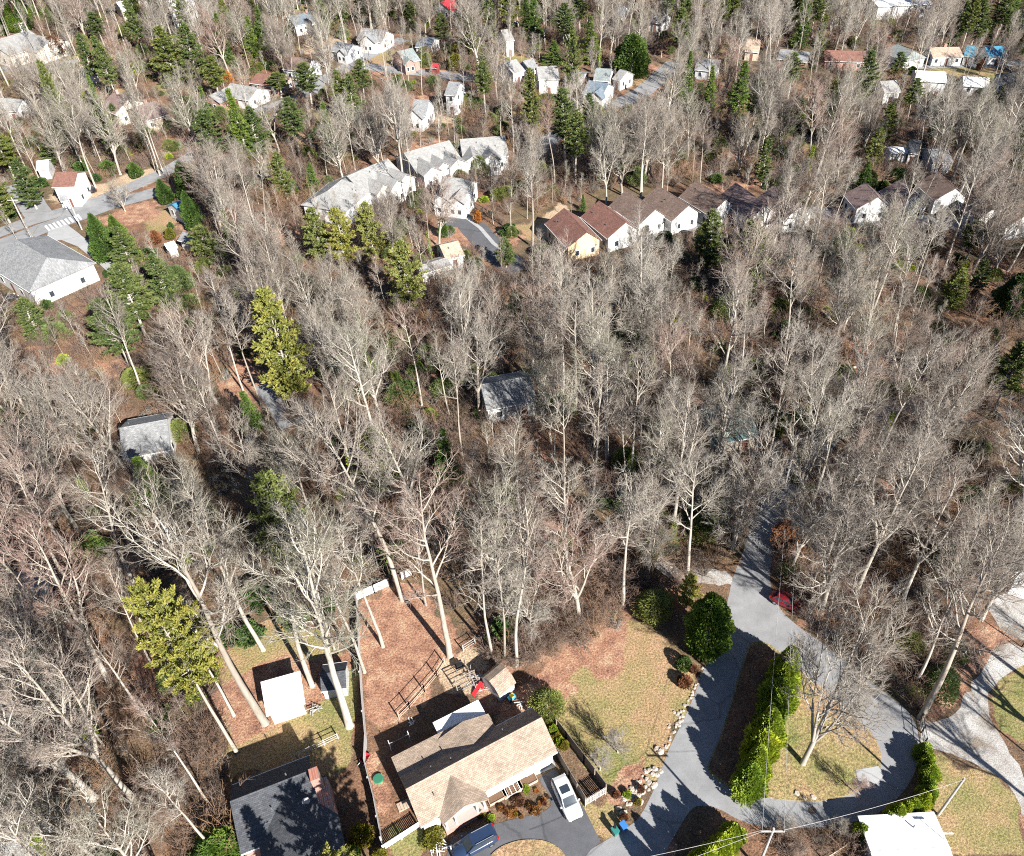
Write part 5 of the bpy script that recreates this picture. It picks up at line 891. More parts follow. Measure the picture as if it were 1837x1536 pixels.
for i in range(22):
    t = _g2.random(); x, y = 900 + 400 * t + _g2.gauss(0, 18), 1265 - 120 * t + _g2.gauss(0, 40)
    plant(_g2.choice(['shrub_o', 'shrub_r', 'shrub_y', 'shrub_r', 'shrub_o']), 'perennial_shrub', 'withered perennial clump in the ranch flower bed', 'shrub', z2(x, y), h=_g2.uniform(.3, .7), w=_g2.uniform(9, 17), group='perennials in the ranch bed')
# two evergreens just past the lower edge: their shade falls on the charcoal roof
for i, (x, y, h_) in enumerate([(640, 1640, 13), (740, 1690, 15)]): plant('pine_y', 'tall_pine', 'tall pine below the ranch front fence, shading the charcoal roof', 'tree', (x, y), h=h_, group='pines past the ranch fence')
plant('spruce_a', 'tall_pine', 'pointed pine below the neighbour yard, shading the charcoal roof', 'tree', (560, 1680), h=13)

# ================================================================== BARE TREES
TREES = []   # (x, y, height, variant, scale xy, explicit label or None)
def hardwood(base, ytop=None, h=None, kind='tall', label=None, sx=None, group=None, v=None, lean=None, name='bare_tree', rot=None):
    p = P(*base); hh = h or height_to(p, ytop); c = [i for i, b in enumerate(BARE) if b[0] == kind]; i = c[int(base[0] + base[1]) % len(c)] if v is None else v
    TREES.append((p.x, p.y, hh, i, sx, label, group, lean, name, rot))
for b, yt, kd, lb, ex in [((475, 1297), 905, 'tall', 'tall pale-trunked tree at the corner of the white-roofed shed', {}), ((627, 1302), 945, 'tall', 'massive white-barked tree by the yard fence with forked crown', dict(sx=1.05, v=2)), ((654, 1206), 950, 'slim', 'slender pale tree just inside the russet yard', dict(v=8)), ((687, 1160), 925, 'slim', 'slender pale tree in the middle of the russet yard', dict(v=7, sx=1.2)),
    ((807, 1178), 860, 'tall', 'tall pale tree at the top of the diagonal yard fence', dict(v=0)), ((722, 1076), 740, 'tall', 'tall pale tree at the back fence of the russet yard', dict(v=1)), ((764, 1086), 900, 'slim', 'thin pale tree beside the back fence of the russet yard', {}), ((928, 1193), 900, 'slim', 'straight white trunk among brush behind the gambrel shed', dict(v=8, sx=1.1)), ((906, 1184), 960, 'slim', 'thin dark-shaded trunk among brush behind the gambrel shed', {}), ((882, 1172), 930, 'slim', 'thin pale trunk among brush left of the gambrel shed', {}),
    ((1440, 1370), 1128, 'broad', 'spreading white-barked tree on the turning island', dict(v=5, sx=.72, lean=(.06, .0), rot=1.2)), ((472, 1166), 890, 'tall', 'pale-trunked tree at the edge of the shed lawn', dict(v=3)), ((560, 1230), 935, 'tall', 'pale-trunked tree between the two sheds', dict(v=1)), ((600, 1165), 960, 'slim', 'thin tree at the fence behind the small dark shed', {}),
    ((1012, 900), 655, 'slim', 'straight pale trunk on the red-leaf slope', dict(v=8)), ((1062, 920), 680, 'slim', 'straight pale trunk lower on the red-leaf slope', dict(v=7, sx=1.2)), ((1130, 868), 640, 'tall', 'pale tree with ivy foot on the red-leaf slope', dict(v=3)), ((936, 990), 765, 'tall', 'vase-crowned pale tree above the brush', dict(v=3, sx=.9)), ((1205, 975), 720, 'tall', 'ivy-footed double tree beside the gravel path', dict(v=2)), ((918, 985), 800, 'tall', 'curved pale trunk above the brush', {}),
    ((1640, 1232), 1040, 'tall', 'leaning grey tree at the loop, smaller of two', dict(lean=(.04, .05))), ((1652, 1288), 960, 'tall', 'tall leaning grey tree at the gravel lot corner', dict(lean=(.05, .04), v=0)), ((1480, 1010), 800, 'tall', 'forked pale tree in the right woods above the red car', {}), ((1520, 985), 790, 'slim', 'thin leaning tree in the right woods', dict(lean=(.12, .05))), ((1575, 1010), 800, 'slim', 'leaning tree beside the brown slope', dict(lean=(.15, .05))), ((1810, 1000), 690, 'tall', 'leaning dark tree near the fenced gravel yard', dict(lean=(.12, .1))),
    ((470, 730), 520, 'slim', 'thin white trunk at the woods path', {}), ((436, 700), 500, 'slim', 'thin white trunk over the orange litter', {}), ((172, 337), 165, 'tall', 'tall pale tree beside the white two-storey house', dict(v=1)), ((287, 315), 165, 'tall', 'pale tree in the clump by the left road, first', dict(v=3)), ((294, 312), 165, 'slim', 'pale tree in the clump by the left road, second', {}), ((280, 308), 170, 'tall', 'pale tree in the clump by the left road, third', dict(v=3)), ((451, 132), 15, 'tall', 'leaning pale tree beside the blue-green pine', dict(v=1)), ((500, 120), 45, 'broad', 'spreading pale tree by the garage ranch', {}), ((860, 130), 5, 'broad', 'great whitish spreading tree above the two-storey white house', dict(v=6, sx=1.25)), ((1006, 75), -10, 'broad', 'round-headed grey tree above the middle cluster', dict(v=4)), ((1245, 90), 10, 'broad', 'wide forked tree above the grey cabin house', dict(v=6)), ((1812, 92), 18, 'broad', 'wide-spreading tree at the teal roof', dict(v=6)), ((1780, 172), 60, 'tall', 'tall tree in front of the charcoal roof', {}), ((225, 380), 322, 'broad', 'low spreading white tree on the road verge', dict(v=5, sx=1.1)), ((1685, 75), -10, 'tall', 'pale leaning trunk behind the long ranch', {})]:
    hardwood(b, yt, kind=kd, label=lb, **ex)
for b, h_, lb in [((1108, 1350), 4.4, 'small whitish ornamental tree on the front lawn, taller one'), ((1076, 1382), 3.6, 'small whitish ornamental tree on the front lawn, shorter one'), ((1530, 1420), 3.2, 'small bare tree leaning over the island kerb'), ((1405, 1496), 3.0, 'small bare shrub tree opposite the island'), ((1500, 1500), 2.8, 'bushy bare shrub tree by the white roof')]: hardwood(b, h=h_, kind='broad', label=lb, sx=.42 if h_ > 4 else .36, v=5, name='small_bare_tree')
# --- the woods: scattered by spacing, clear of lawns, roads, houses and of what the photograph shows unobstructed
YARD = gpoly([(385, 1200), (440, 1150), (470, 1125), (560, 1105), (640, 1078), (720, 1040), (760, 1060), (850, 1120), (870, 1160), (960, 1180), (1010, 1175), (1060, 1165), (1130, 1100), (1190, 1110), (1240, 1060), (1290, 1070), (1320, 990), (1375, 875), (1425, 880), (1395, 960), (1390, 1060), (1450, 1130), (1590, 1235), (1660, 1290), (1700, 1190), (1780, 1090), (1837, 1050), (1950, 1000), (2000, 1700), (1000, 1900), (560, 1700), (400, 1640), (405, 1540), (440, 1420), (395, 1370), (380, 1250)])
CLEAR.append(YARD)
for pl in LAWN[8:] + CLAY[1:]: CLEAR.append(gpoly(pl))
CLEAR += [gpoly(grav), gpoly([(430, 640), (480, 640), (530, 770), (470, 770), (390, 720)]), gpoly([(1520, 620), (1580, 610), (1600, 690), (1530, 700)])]
sub = gpoly([(-200, 300), (560, 240), (900, 235), (1130, 195), (1400, 120), (1480, 160), (2100, 200), (2300, -60), (-300, -60)])
rng = random.Random(42); nrng = np.random.default_rng(42)
cand = []
for yy in np.arange(26, 372, 2.3):
    wl = -(CX + 60) / F * math.hypot(yy, H) - 4; wr = (W0 - CX + 60) / F * math.hypot(yy, H) + 4
    for xx in np.arange(wl, wr, 2.3): cand.append((xx + rng.uniform(-1.1, 1.1), yy + rng.uniform(-1.1, 1.1)))
cand = np.array(cand); ok = np.ones(len(cand), bool)
for pl in CLEAR + FOOT: ok &= ~inside(cand[:, 0], cand[:, 1], pl)
def near_poly(c, pl, m):
    r = inside(c[:, 0], c[:, 1], pl)
    for i in range(len(pl)):
        a = np.array(pl[i]); b = np.array(pl[(i + 1) % len(pl)]); d = b - a; L2 = (d ** 2).sum() + 1e-9; t = np.clip(((c - a) @ d) / L2, 0, 1); q = a + t[:, None] * d; r |= ((c - q) ** 2).sum(1) < m * m
    return r
for pl in ROADS: ok &= ~near_poly(cand, pl, 1.3)
cand = cand[ok]; insub = inside(cand[:, 0], cand[:, 1], sub)
order = list(range(len(cand))); rng.shuffle(order)
grid = {}; kept = []
def free(x, y, r):
    gx_, gy_ = int(x // 8), int(y // 8)
    for i in (-1, 0, 1):
        for j in (-1, 0, 1):
            for (a, b, c) in grid.get((gx_ + i, gy_ + j), ()):
                if (a - x) ** 2 + (b - y) ** 2 < (max(r, c) if r > 3 else r) ** 2: return False
    return True
def occupy(x, y, r): grid.setdefault((int(x // 8), int(y // 8)), []).append((x, y, r))
for t in TREES: occupy(t[0], t[1], 3.)
for e in EV: p = P(*e[3]); occupy(p.x, p.y, 3.4)
def blocks(x, y, h, rad):
    for f in (.25, .45, .65, .8, .95):
        u, v = Q((x, y, h * f)); dep = math.sqrt(x * x + y * y + (H - h * f) ** 2); rr = (rad if f > .4 else .4) * F / dep * (.45 if y < 150 else .2)
        for x0, y0, x1, y1 in SHOWN:
            if x0 - rr < u < x1 + rr and y0 - rr * .5 < v < y1 + rr * .5: return True
    return False
EVBOX = []
for e in EV:
    if len(e) > 4:
        b = P(*e[3]); hh = height_to(b, e[4]); u, v = Q((b.x, b.y, hh)); EVBOX.append((u - e[5] * .42, v, u + e[5] * .42, v + .62 * (e[3][1] - v), b.y))
def veils(x, y, h):
    for f in (.45, .6, .75, .9, 1.):
        u, v = Q((x, y, h * f)); mg = (.17 if y < 140 else .07) * h * F / math.sqrt(x * x + y * y + H * H)
        for x0, y0, x1, y1, by in EVBOX:
            if y < by and x0 - mg < u < x1 + mg and y0 < v < y1 + mg: return True
    return False
wood = []
for i in order:
    x, y = cand[i]; s = insub[i]; r = 5.6 if s else (4.5 if y < 110 else 4.3)
    if not free(x, y, r): continue
    k = rng.random(); v = rng.choice([0, 1, 2, 3]) if k < .36 else (rng.choice([4, 5, 6]) if k < .72 else rng.choice([7, 8, 9]))
    h = BARE[v][1] * rng.uniform(.72, 1.05) * (.86 if s else (.95 if y > 70 else 1.05))
    if blocks(x, y, h, BARE[v][5] * .8):
        v = 9; h = rng.uniform(7, 10)
        if blocks(x, y, h, 2.0):
            if not (s and rng.random() < .3): continue
            v = 8; h = rng.uniform(15, 20)
    if veils(x, y, h) and rng.random() < .92:
        v = 9; h = rng.uniform(6, 9)
        if veils(x, y, h): continue
    occupy(x, y, r); wood.append((x, y, h, v))
# largest in the picture become things of their own; the rest one stand of trees
def pix_size(t):
    u, v = Q((t[0], t[1], t[2] * .7))
    if not (-30 < u < W0 + 30 and -30 < v < H0 + 60): return 0
    return t[2] / math.sqrt(t[0] ** 2 + t[1] ** 2 + H * H)
wood.sort(key=pix_size, reverse=True)
n_single = 300 - len(TREES)
LBL = {'tall': ('tall pale-trunked bare hardwood with high rising crown in the woods', 'tall bare hardwoods of the woods'), 'broad': ('spreading forked bare hardwood with wide crown in the woods', 'spreading bare hardwoods of the woods'), 'slim': ('slender bare tree with narrow crown among the larger hardwoods', 'slender bare trees of the woods')}
def bare_object(x, y, h, v, sx, label, group, lean, name, rot):
    kd, bh, tm, cm_, jm, sp = BARE[v]; sz = h / bh; s = (sx or 1.) * (sz if h > 6 else sz * 1.15)
    if h < 6: s = sz * 1.25
    o = thing(name, label, 'tree', (x, y, 0), rng.uniform(0, 6.28) if rot is None else rot, group, (s, s, sz))
    if lean: o.rotation_euler = (-lean[1], lean[0], o.rotation_euler.z)
    link('trunk', tm, o); link('crown', cm_, o); return o
for t in TREES: bare_object(*t[:10])
singles = []
for x, y, h, v in wood[:n_single]:
    lb, gp = LBL[BARE[v][0]]; singles.append(bare_object(x, y, h, v, rng.uniform(.88, 1.12), lb, gp, (rng.gauss(0, .03), rng.gauss(0, .03)), 'bare_tree', None))
# ivy sleeves on some trunks
for x, y in [(1130, 868), (1205, 975)]:
    p = P(x, y); t = min((o for o in COL.objects if o.get('category') == 'tree' and o.name.startswith('bare_tree')), key=lambda o: (o.location - p).length); iv = link('ivy', PROTO['ivy'][1], t, scale=(1, 1, .6)); iv['label'] = 'green ivy sleeve on the lower trunk'
for i, o in enumerate(singles):
    u, v = Q((o.location.x, o.location.y, 4))
    if (i % 17 == 5) or (1380 < u < 1460 and 650 < v < 800): iv = link('ivy', PROTO['ivy'][1], o, scale=(1, 1, rng.uniform(.6, 1.1))); iv['label'] = 'green ivy climbing the trunk'
# ---- scatter of instances for what nobody could count
def scatter(name, label, cat, pts, meshes):
    """pts rows: x, y, z, rot, sx, sz, index"""
    pc = bpy.data.collections.new(name + '_sources')
    for i, me in enumerate(meshes): pc.objects.link(bpy.data.objects.new('%s_%02d' % (name, i), me))
    pts = np.array(pts, np.float32); me = bpy.data.meshes.new(name); me.vertices.add(len(pts)); me.vertices.foreach_set('co', pts[:, :3].ravel())
    rot = np.zeros((len(pts), 3), np.float32); rot[:, 2] = pts[:, 3]; rot[:, 0] = nrng.normal(0, .03, len(pts)); rot[:, 1] = nrng.normal(0, .03, len(pts))
    sc = np.stack([pts[:, 4], pts[:, 4], pts[:, 5]], 1)
    for n, ty, dat in (('rot', 'FLOAT_VECTOR', rot), ('scl', 'FLOAT_VECTOR', sc)):
        a = me.attributes.new(n, ty, 'POINT'); a.data.foreach_set('vector', np.ascontiguousarray(dat, np.float32).ravel())
    a = me.attributes.new('vi', 'INT', 'POINT'); a.data.foreach_set('value', pts[:, 6].astype(np.int32))
    o = link(name, me); tag(o, label, cat, kind='stuff')
    ng = bpy.data.node_groups.new(name, 'GeometryNodeTree'); ng.interface.new_socket('Geometry', in_out='INPUT', socket_type='NodeSocketGeometry'); ng.interface.new_socket('Geometry', in_out='OUTPUT', socket_type='NodeSocketGeometry')
    N = ng.nodes; gi = N.new('NodeGroupInput'); go = N.new('NodeGroupOutput'); ip = N.new('GeometryNodeInstanceOnPoints'); ci = N.new('GeometryNodeCollectionInfo')
    ci.inputs['Collection'].default_value = pc; ci.inputs['Separate Children'].default_value = True; ci.inputs['Reset Children'].default_value = True
    def na(n, ty):
        k = N.new('GeometryNodeInputNamedAttribute'); k.data_type = ty; k.inputs['Name'].default_value = n; return k.outputs[0]
    ip.inputs['Pick Instance'].default_value = True
    Lk = ng.links.new; Lk(gi.outputs[0], ip.inputs['Points']); Lk(ci.outputs[0], ip.inputs['Instance']); Lk(na('vi', 'INT'), ip.inputs['Instance Index']); Lk(na('rot', 'FLOAT_VECTOR'), ip.inputs['Rotation']); Lk(na('scl', 'FLOAT_VECTOR'), ip.inputs['Scale']); Lk(ip.outputs[0], go.inputs[0])
    md = o.modifiers.new('scatter', 'NODES'); md.node_group = ng; return o
rest = [t for t in wood[n_single:]]
scatter('bare_woodland', 'far mass of bare grey-brown woodland around the houses', 'woodland', [(x, y, 0, rng.uniform(0, 6.28), h / BARE[v][1] * rng.uniform(.9, 1.15), h / BARE[v][1], v) for x, y, h, v in rest], [b[4] for b in BARE])
under, green = [], []
cu = nrng.permutation(len(cand))
for i in cu:
    x, y = cand[i]; s = insub[i]; q = rng.random()
    if q < (.34 if s else (.55 if y < 125 else .45)):
        h = rng.uniform(.7, 1.45)
        if not blocks(x, y, 3 * h, 1.2): under.append((x, y, 0, rng.uniform(0, 6.28), h, h, rng.choice([0, 0, 1, 2, 2, 3])))
    elif q > (.91 if s else .93) or (fbm2(x, y, .11, 21) > .55 and q > .78):
        h = rng.uniform(.5, 1.3)
        if not blocks(x, y, 2.5 * h, 1.5): green.append((x, y, 0, rng.uniform(0, 6.28), h, h * rng.uniform(.6, 1), rng.choice([0, 1, 2, 2])))
# brush behind the gambrel shed and along the russet slope, outside the woods proper
for pl, n in ((gpoly([(860, 1190), (930, 1200), (1010, 1180), (1130, 1110), (1110, 1040), (1000, 1030), (900, 1080)]), 110), (gpoly([(1560, 1190), (1660, 1290), (1700, 1180), (1640, 1130)]), 40), (gpoly([(1392, 960), (1440, 900), (1620, 980), (1700, 1100), (1640, 1250), (1540, 1185), (1450, 1118), (1400, 1060)]), 230), (gpoly([(400, 1360), (395, 1290), (365, 1330), (330, 1420), (400, 1420)]), 26), (gpoly([(1390, 1500), (1560, 1500), (1540, 1540), (1390, 1540)]), 16)):
    a = np.array(pl); lo_, hi_ = a.min(0), a.max(0); k = 0
    while k < n:
        x, y = rng.uniform(lo_[0], hi_[0]), rng.uniform(lo_[1], hi_[1])
        if inside(np.array([x]), np.array([y]), pl)[0]: h = rng.uniform(.5, 1.1); under.append((x, y, 0, rng.uniform(0, 6.28), h, h, rng.choice([0, 1, 2, 3]))); k += 1
scatter('bare_undergrowth', 'tangle of bare brown saplings and brush under the trees', 'undergrowth', under, BUSH)
scatter('evergreen_undergrowth', 'scattered dark green laurel and ivy patches under the trees', 'undergrowth', green, [PROTO['shrub_d'][1], PROTO['shrub_g'][1], PROTO['round_tree'][1]])

# ================================================================== VEHICLES
M_TYRE = paint('tyre', (.02, .02, .02), .9, .2); M_RIM = paint('rim', (.45, .46, .48), .3, .1, metal=.8); M_LAMP = paint('headlamp', (.7, .72, .75), .15, .05); M_TAIL = paint('tail_lamp', (.35, .01, .01), .3, .1)
def car(label, rear, front, paintm, kind='suv', L=4.6, Wd=1.85, group=None, cat='car', sunroof=False, name='parked_car'):
    A, B = P(*rear, .8), P(*front, .8); d = B - A; c = (A + B) / 2; c.z = .03; rot = math.atan2(d.y, d.x); root = thing(name, label, cat, c, rot, group)
    hw = Wd / 2; x = lambda t: (t - .5) * L
    # lower body: stations along x with (half width, sill z, belt z)
    if kind == 'suv': st = [(0, .80, .45, .80), (.03, .93, .32, 1.02), (.16, 1, .28, 1.06), (.5, 1, .26, 1.02), (.70, 1, .27, 1.0), (.76, .99, .28, .98), (.93, .92, .30, .88), (.985, .80, .36, .74), (1, .70, .42, .64)]; roof = [(.04, 1.5, .70), (.12, 1.62, .74), (.45, 1.66, .75), (.56, 1.6, .74)]; rz = (.02, .73)
    elif kind == 'pickup': st = [(0, .95, .5, 1.0), (.05, 1, .4, 1.02), (.4, 1, .35, 1.02), (.7, 1, .35, 1.05), (.75, .98, .35, 1.04), (.95, .93, .38, .98), (1, .82, .45, .8)]; roof = [(.42, 1.72, .74), (.52, 1.78, .76), (.62, 1.72, .74)]; rz = (.38, .74)
    else: st = [(0, .78, .45, .86), (.03, .9, .32, .98), (.18, .98, .28, 1.0), (.5, 1, .26, .95), (.70, 1, .27, .92), (.92, .9, .30, .8), (.985, .78, .36, .68), (1, .68, .42, .6)]; roof = [(.20, 1.36, .68), (.3, 1.42, .72), (.48, 1.42, .72), (.55, 1.37, .7)]; rz = (.08, .74)
    mb = MB(); n = 8
    for t, w, z0, z1_ in st:
        w *= hw; mb.v += [(x(t), -w * .9, z0), (x(t), -w, z0 + .15), (x(t), -w, z1_ - .16), (x(t), -w * .86, z1_), (x(t), w * .86, z1_), (x(t), w, z1_ - .16), (x(t), w, z0 + .15), (x(t), w * .9, z0)]
    for i in range(len(st) - 1):
        for k in range(n): mb.f.append((i * n + k, (i + 1) * n + k, (i + 1) * n + (k + 1) % n, i * n + (k + 1) % n))
    mb.f += [tuple(range(n)), tuple(len(st) * n - 1 - k for k in range(n))]
    body = mb.build('body', paintm, root, True)
    # glasshouse and roof panel
    def belt(t):
        for (a, _, _, za), (b, _, _, zb_) in zip(st[:-1], st[1:]):
            if a <= t <= b: return za + (zb_ - za) * (t - a) / (b - a)
        return 1
    g = MB(); ring = [(rz[0] + .015, belt(rz[0]) - .03, .84)] + roof + [(rz[1], belt(rz[1]) - .03, .82)]
    for t, z, w in ring: g.v += [(x(t), -w * hw, z), (x(t), w * hw, z)]
    b0 = len(g.v)
    for t, z, w in ring: tt = min(max(t, rz[0] + .02), rz[1] - .02); zz = belt(tt) - .04; g.v += [(x(tt), -.855 * hw, zz), (x(tt), .855 * hw, zz)]
    for i in range(len(ring) - 1):
        g.f.append((2 * i, 2 * i + 1, 2 * i + 3, 2 * i + 2)); g.f.append((2 * i, 2 * i + 2, b0 + 2 * i + 2, b0 + 2 * i)); g.f.append((2 * i + 1, b0 + 2 * i + 1, b0 + 2 * i + 3, 2 * i + 3))
    g.build('windows', M_GLASS, root)
    r = MB(); ns = len(roof)
    for t, z, w in roof: r.v += [(x(t), -w * hw * 1.01, z + .02), (x(t), w * hw * 1.01, z + .02), (x(t), -w * hw * 1.02, z - .05), (x(t), w * hw * 1.02, z - .05)]
    for i in range(ns - 1): a, b = 4 * i, 4 * i + 4; r.f += [(a, a + 1, b + 1, b), (a, b, b + 2, a + 2), (a + 1, a + 3, b + 3, b + 1)]
    r.f += [(0, 2, 3, 1), (4 * ns - 4, 4 * ns - 3, 4 * ns - 1, 4 * ns - 2)]
    ro = r.build('roof', paintm, root)
    for sgn in (-1, 1):
        pil = MB(); pil.tube([(x(roof[-1][0]), sgn * roof[-1][2] * hw, roof[-1][1]), (x(rz[1] - .005), sgn * .82 * hw, belt(rz[1]))], [.05, .05], 5); pil.tube([(x(roof[0][0]), sgn * roof[0][2] * hw, roof[0][1]), (x(rz[0] + .02), sgn * .84 * hw, belt(rz[0] + .02))], [.07, .07], 5); pil.tube([(x((rz[0] + rz[1]) / 2), sgn * .75 * hw, 1.6 if kind != 'sedan' else 1.36), (x((rz[0] + rz[1]) / 2), sgn * .86 * hw, .98)], [.04, .04], 5); pil.build('pillar', paintm, root)
        MB().box(x(rz[1]) - .32, x(rz[1]) - .18, sgn * hw - .02 if sgn > 0 else -hw - .17, sgn * hw + .17 if sgn > 0 else -hw + .02, .98, 1.12).build('mirror', paintm, root)
        MB().box(x(.935), x(.985), *sorted((sgn * hw * .52, sgn * hw * .86)), .66, .80).build('headlight', M_LAMP, root); MB().box(x(0) - .02, x(.03), *sorted((sgn * hw * .55, sgn * hw * .88)), .72, .95).build('tail_light', M_TAIL, root)
        for t in (.19, .81):
            w = MB().tube([(x(t), sgn * (hw - .20), .33), (x(t), sgn * (hw + .01), .33)], [.33, .33], 16).build('tyre', M_TYRE, root); MB().tube([(x(t), sgn * (hw - .02), .33), (x(t), sgn * (hw + .025), .33)], [.2, .19], 10).build('rim', M_RIM, w)
    if sunroof: MB().box(x(.3), x(.47), -.52 * hw, .52 * hw, 1.66, 1.70).build('sunroof', M_GLASS, ro)
    if kind == 'suv' and not sunroof:
        for sgn in (-1, 1): MB().tube([(x(.1), sgn * .66 * hw, 1.72), (x(.5), sgn * .66 * hw, 1.74)], [.025, .025], 5).build('roof_rail', M_METAL, ro)
    if kind == 'pickup': MB().box(x(.03), x(.37), -.78 * hw, .78 * hw, .95, 1.035).build('truck_bed', M_BLACK, body)
    if kind == 'suv':
        MB().box(x(.985), x(1.003), -.5 * hw, .5 * hw, .45, .62).build('grille', M_BLACK, root)
    return root
C_WHITE = paint('car_white', (.58, .58, .58), .25, .02, coat=.5); C_NAVY = paint('car_navy', (.02, .035, .075), .25, .1, coat=.6); C_RED = paint('car_red', (.19, .012, .02), .25, .1, coat=.6); C_SILV = paint('car_silver', (.45, .46, .47), .3, .05, metal=.5); C_BLK = paint('car_black', (.02, .02, .022), .25, .1, coat=.6)
car('white crossover with dark sunroof parked in the ranch driveway', z2(1372, 1020), z2(1482, 1262), C_WHITE, 'suv', 4.6, 1.85, sunroof=True)
car('dark navy wagon parked at the ranch porch steps', z2(880, 1400), z2(712, 1490), C_NAVY, 'suv', 4.7, 1.85)
car('dark red hatchback under the trees beside the lane', z3(905, 200), z3(1000, 245), C_RED, 'sedan', 4.2, 1.75)
car('white pickup truck parked in the woods by the lane top', (1374, 842), (1386, 815), C_WHITE, 'pickup', 5.2, 1.95, cat='truck', name='pickup_truck')
car('black car parked beside the white two-storey house', zl(490, 272), zl(455, 262), C_BLK, 'sedan', 4.3, 1.75); car('dark car in the apartment block lot', zl(20, 870), zl(60, 850), C_BLK, 'sedan', 3.7, 1.8)
car('silver car by the town house street end', (1162, 402), (1180, 398), C_SILV, 'sedan'); car('white van in the dark hollow yard', zr_(1300, 690), zr_(1395, 660), C_WHITE, 'suv', 5.2, 2.0, cat='van', name='parked_van'); car('silver car in the dark hollow yard', zr_(1620, 960), zr_(1700, 930), C_SILV, 'sedan')
car('white car in the upper middle driveway', zt(935, 560), zt(975, 575), C_SILV, 'sedan'); car('navy car left of the tall white house', (912, 42), (922, 40), C_NAVY, 'sedan'); car('white sedan at the woods house parking', (1262, 815), (1276, 822), C_WHITE, 'sedan')

# ================================================================== FENCES, POLES, YARD THINGS
def fence(label, pix, h, mat, kind='board', name='yard_fence', step=2.2, z=0, th=.04, postm=None):
    pts = [P(*q) for q in pix]; c = pts[0].copy(); root = thing(name, label, 'fence', c)
    for a, b in zip(pts[:-1], pts[1:]):
        a = a - c; b = b - c; d = b - a; n = max(1, round(d.length / step)); nrm = Vector((-d.y, d.x, 0)).normalized()
        for k in range(n + 1):
            q = a + d * k / n; s = .055 if kind != 'wire' else .045
            MB().box(q.x - s, q.x + s, q.y - s, q.y + s, 0, h + .08).build('post', postm or mat, root)
        for k in range(n):
            p, q = a + d * k / n, a + d * (k + 1) / n
            if kind == 'board':
                o = nrm * th; vs = [p + nrm * .06, q + nrm * .06, q + nrm * .06 + o, p + nrm * .06 + o]; mb = MB(); mb.add([(v.x, v.y, .06) for v in vs] + [(v.x, v.y, h) for v in vs], [(3, 2, 1, 0), (4, 5, 6, 7), (0, 1, 5, 4), (1, 2, 6, 5), (2, 3, 7, 6), (3, 0, 4, 7)]); mb.build('panel', mat, root)
            elif kind == 'picket':
                m = max(2, int((q - p).length / .16)); mb = MB()
                for j in range(m):
                    e = p + (q - p) * (j + .5) / m + nrm * .05; w = (q - p).normalized() * .06; mb.slab([(e - w).to_tuple()[:2] + (h,), (e + w).to_tuple()[:2] + (h,), (e + w + nrm * .03).to_tuple()[:2] + (h,), (e - w + nrm * .03).to_tuple()[:2] + (h,)], h - .08)
                mb.build('pickets', mat, root)
            if kind in ('wire', 'picket', 'rail'):
                for zz in ((.3, .75, h) if kind == 'rail' else (h * .35, h * .92) if kind == 'picket' else (.25, .55, .85, h)): MB().tube([(p.x, p.y, zz), (q.x, q.y, zz)], [.035 if kind != 'wire' else .014] * 2, 4).build('rail' if kind != 'wire' else 'wire', mat, root)
    return root
M_FWOOD = paint('fence_pine', (.42, .33, .25), .9, .25, 4)
fence('long pale board fence between the russet yard and the shed lawn', [(641, 1080), (645, 1160), (650, 1250), (657, 1330), (655, 1375), (672, 1440), (686, 1514)], 1.7, M_GREYW, step=2.4)
fence('white board fence at the back of the russet yard', [(640, 1078), (672, 1064), (698, 1052)], 1.5, M_WHITE); fence('short white fence piece past the tall tree at the yard back', [(722, 1040), (738, 1033)], 1.4, M_WHITE)
fence('diagonal wood and wire fence across the ranch backyard', [z2(290, 605), z2(360, 535), z2(460, 420), z2(545, 320), z2(600, 235)], 1.5, M_FWOOD, 'rail', step=1.9)
fence('short wooden fence above the backyard tree', [z2(725, 145), z2(805, 95)], 1.2, M_GREYW, 'rail', step=1.2)
fence('white picket fence across the ranch side yard', [z2(185, 1500), z2(425, 1345)], 1.2, M_WHITE, 'picket', step=1.8)
fence('grey plank fence along the garden strip, house side', [z2(1350, 850), z2(1440, 1010), z2(1552, 1195)], 1.8, M_WOODF); fence('grey plank fence along the garden strip, lawn side', [z2(1295, 590), z2(1420, 750), z2(1540, 905), z2(1690, 1105)], 1.8, M_WOODF)
fence('pale plank fence closing the garden strip', [z2(1552, 1200), z2(1688, 1118)], 1.6, M_GREYW, 'picket', step=1.3)
fence('low weathered rail fence behind the charcoal-roofed house', [z1(580, 872), z1(860, 740)], 1.1, M_GREYW, 'rail', step=1.8)
fence('rail fence around the grassy bank of the white-roofed building', [(1480, 1545), z4(420, 1440), z4(560, 1380), z4(680, 1310), z4(755, 1285)], 1.0, M_FWOOD, 'rail', step=2.0)
fence('iron gate panel across the loop beside the leaning tree', [z4(705, 780), z4(735, 965)], 1.5, M_BLACK, 'rail', name='entrance_gate', step=1.6)
fence('chain-link fence around the gravel yard', [z4(1150, 400), z4(1240, 460), (1850, 1180)], 1.8, M_METAL, 'wire', step=2.4)
fence('low pale fence by the thin trunks above the town houses', [(555, 312), (592, 310)], 1.2, M_GREYW, 'rail')
def pole(label, base, top_y, arms=True, lean=None, h=None, r=.15):
    p = P(*base); h = h or height_to(p, top_y); root = thing('utility_pole', label, 'utility pole', p)
    MB().tube([(0, 0, -.1), (0, 0, h)], [r, r * .7], 8).build('post', M_GREYW, root)
    if arms: MB().box(-1.1, 1.1, -.06, .06, h - .7, h - .58).build('crossarm', M_GREYW, root)
    for q in ((-1, 0, 1) if arms else (0,)): MB().tube([(q, 0, h - .58), (q, 0, h - .35)], [.05, .04], 6).build('insulator', M_METAL, root)
    return p + Vector((0, 0, h - .4))
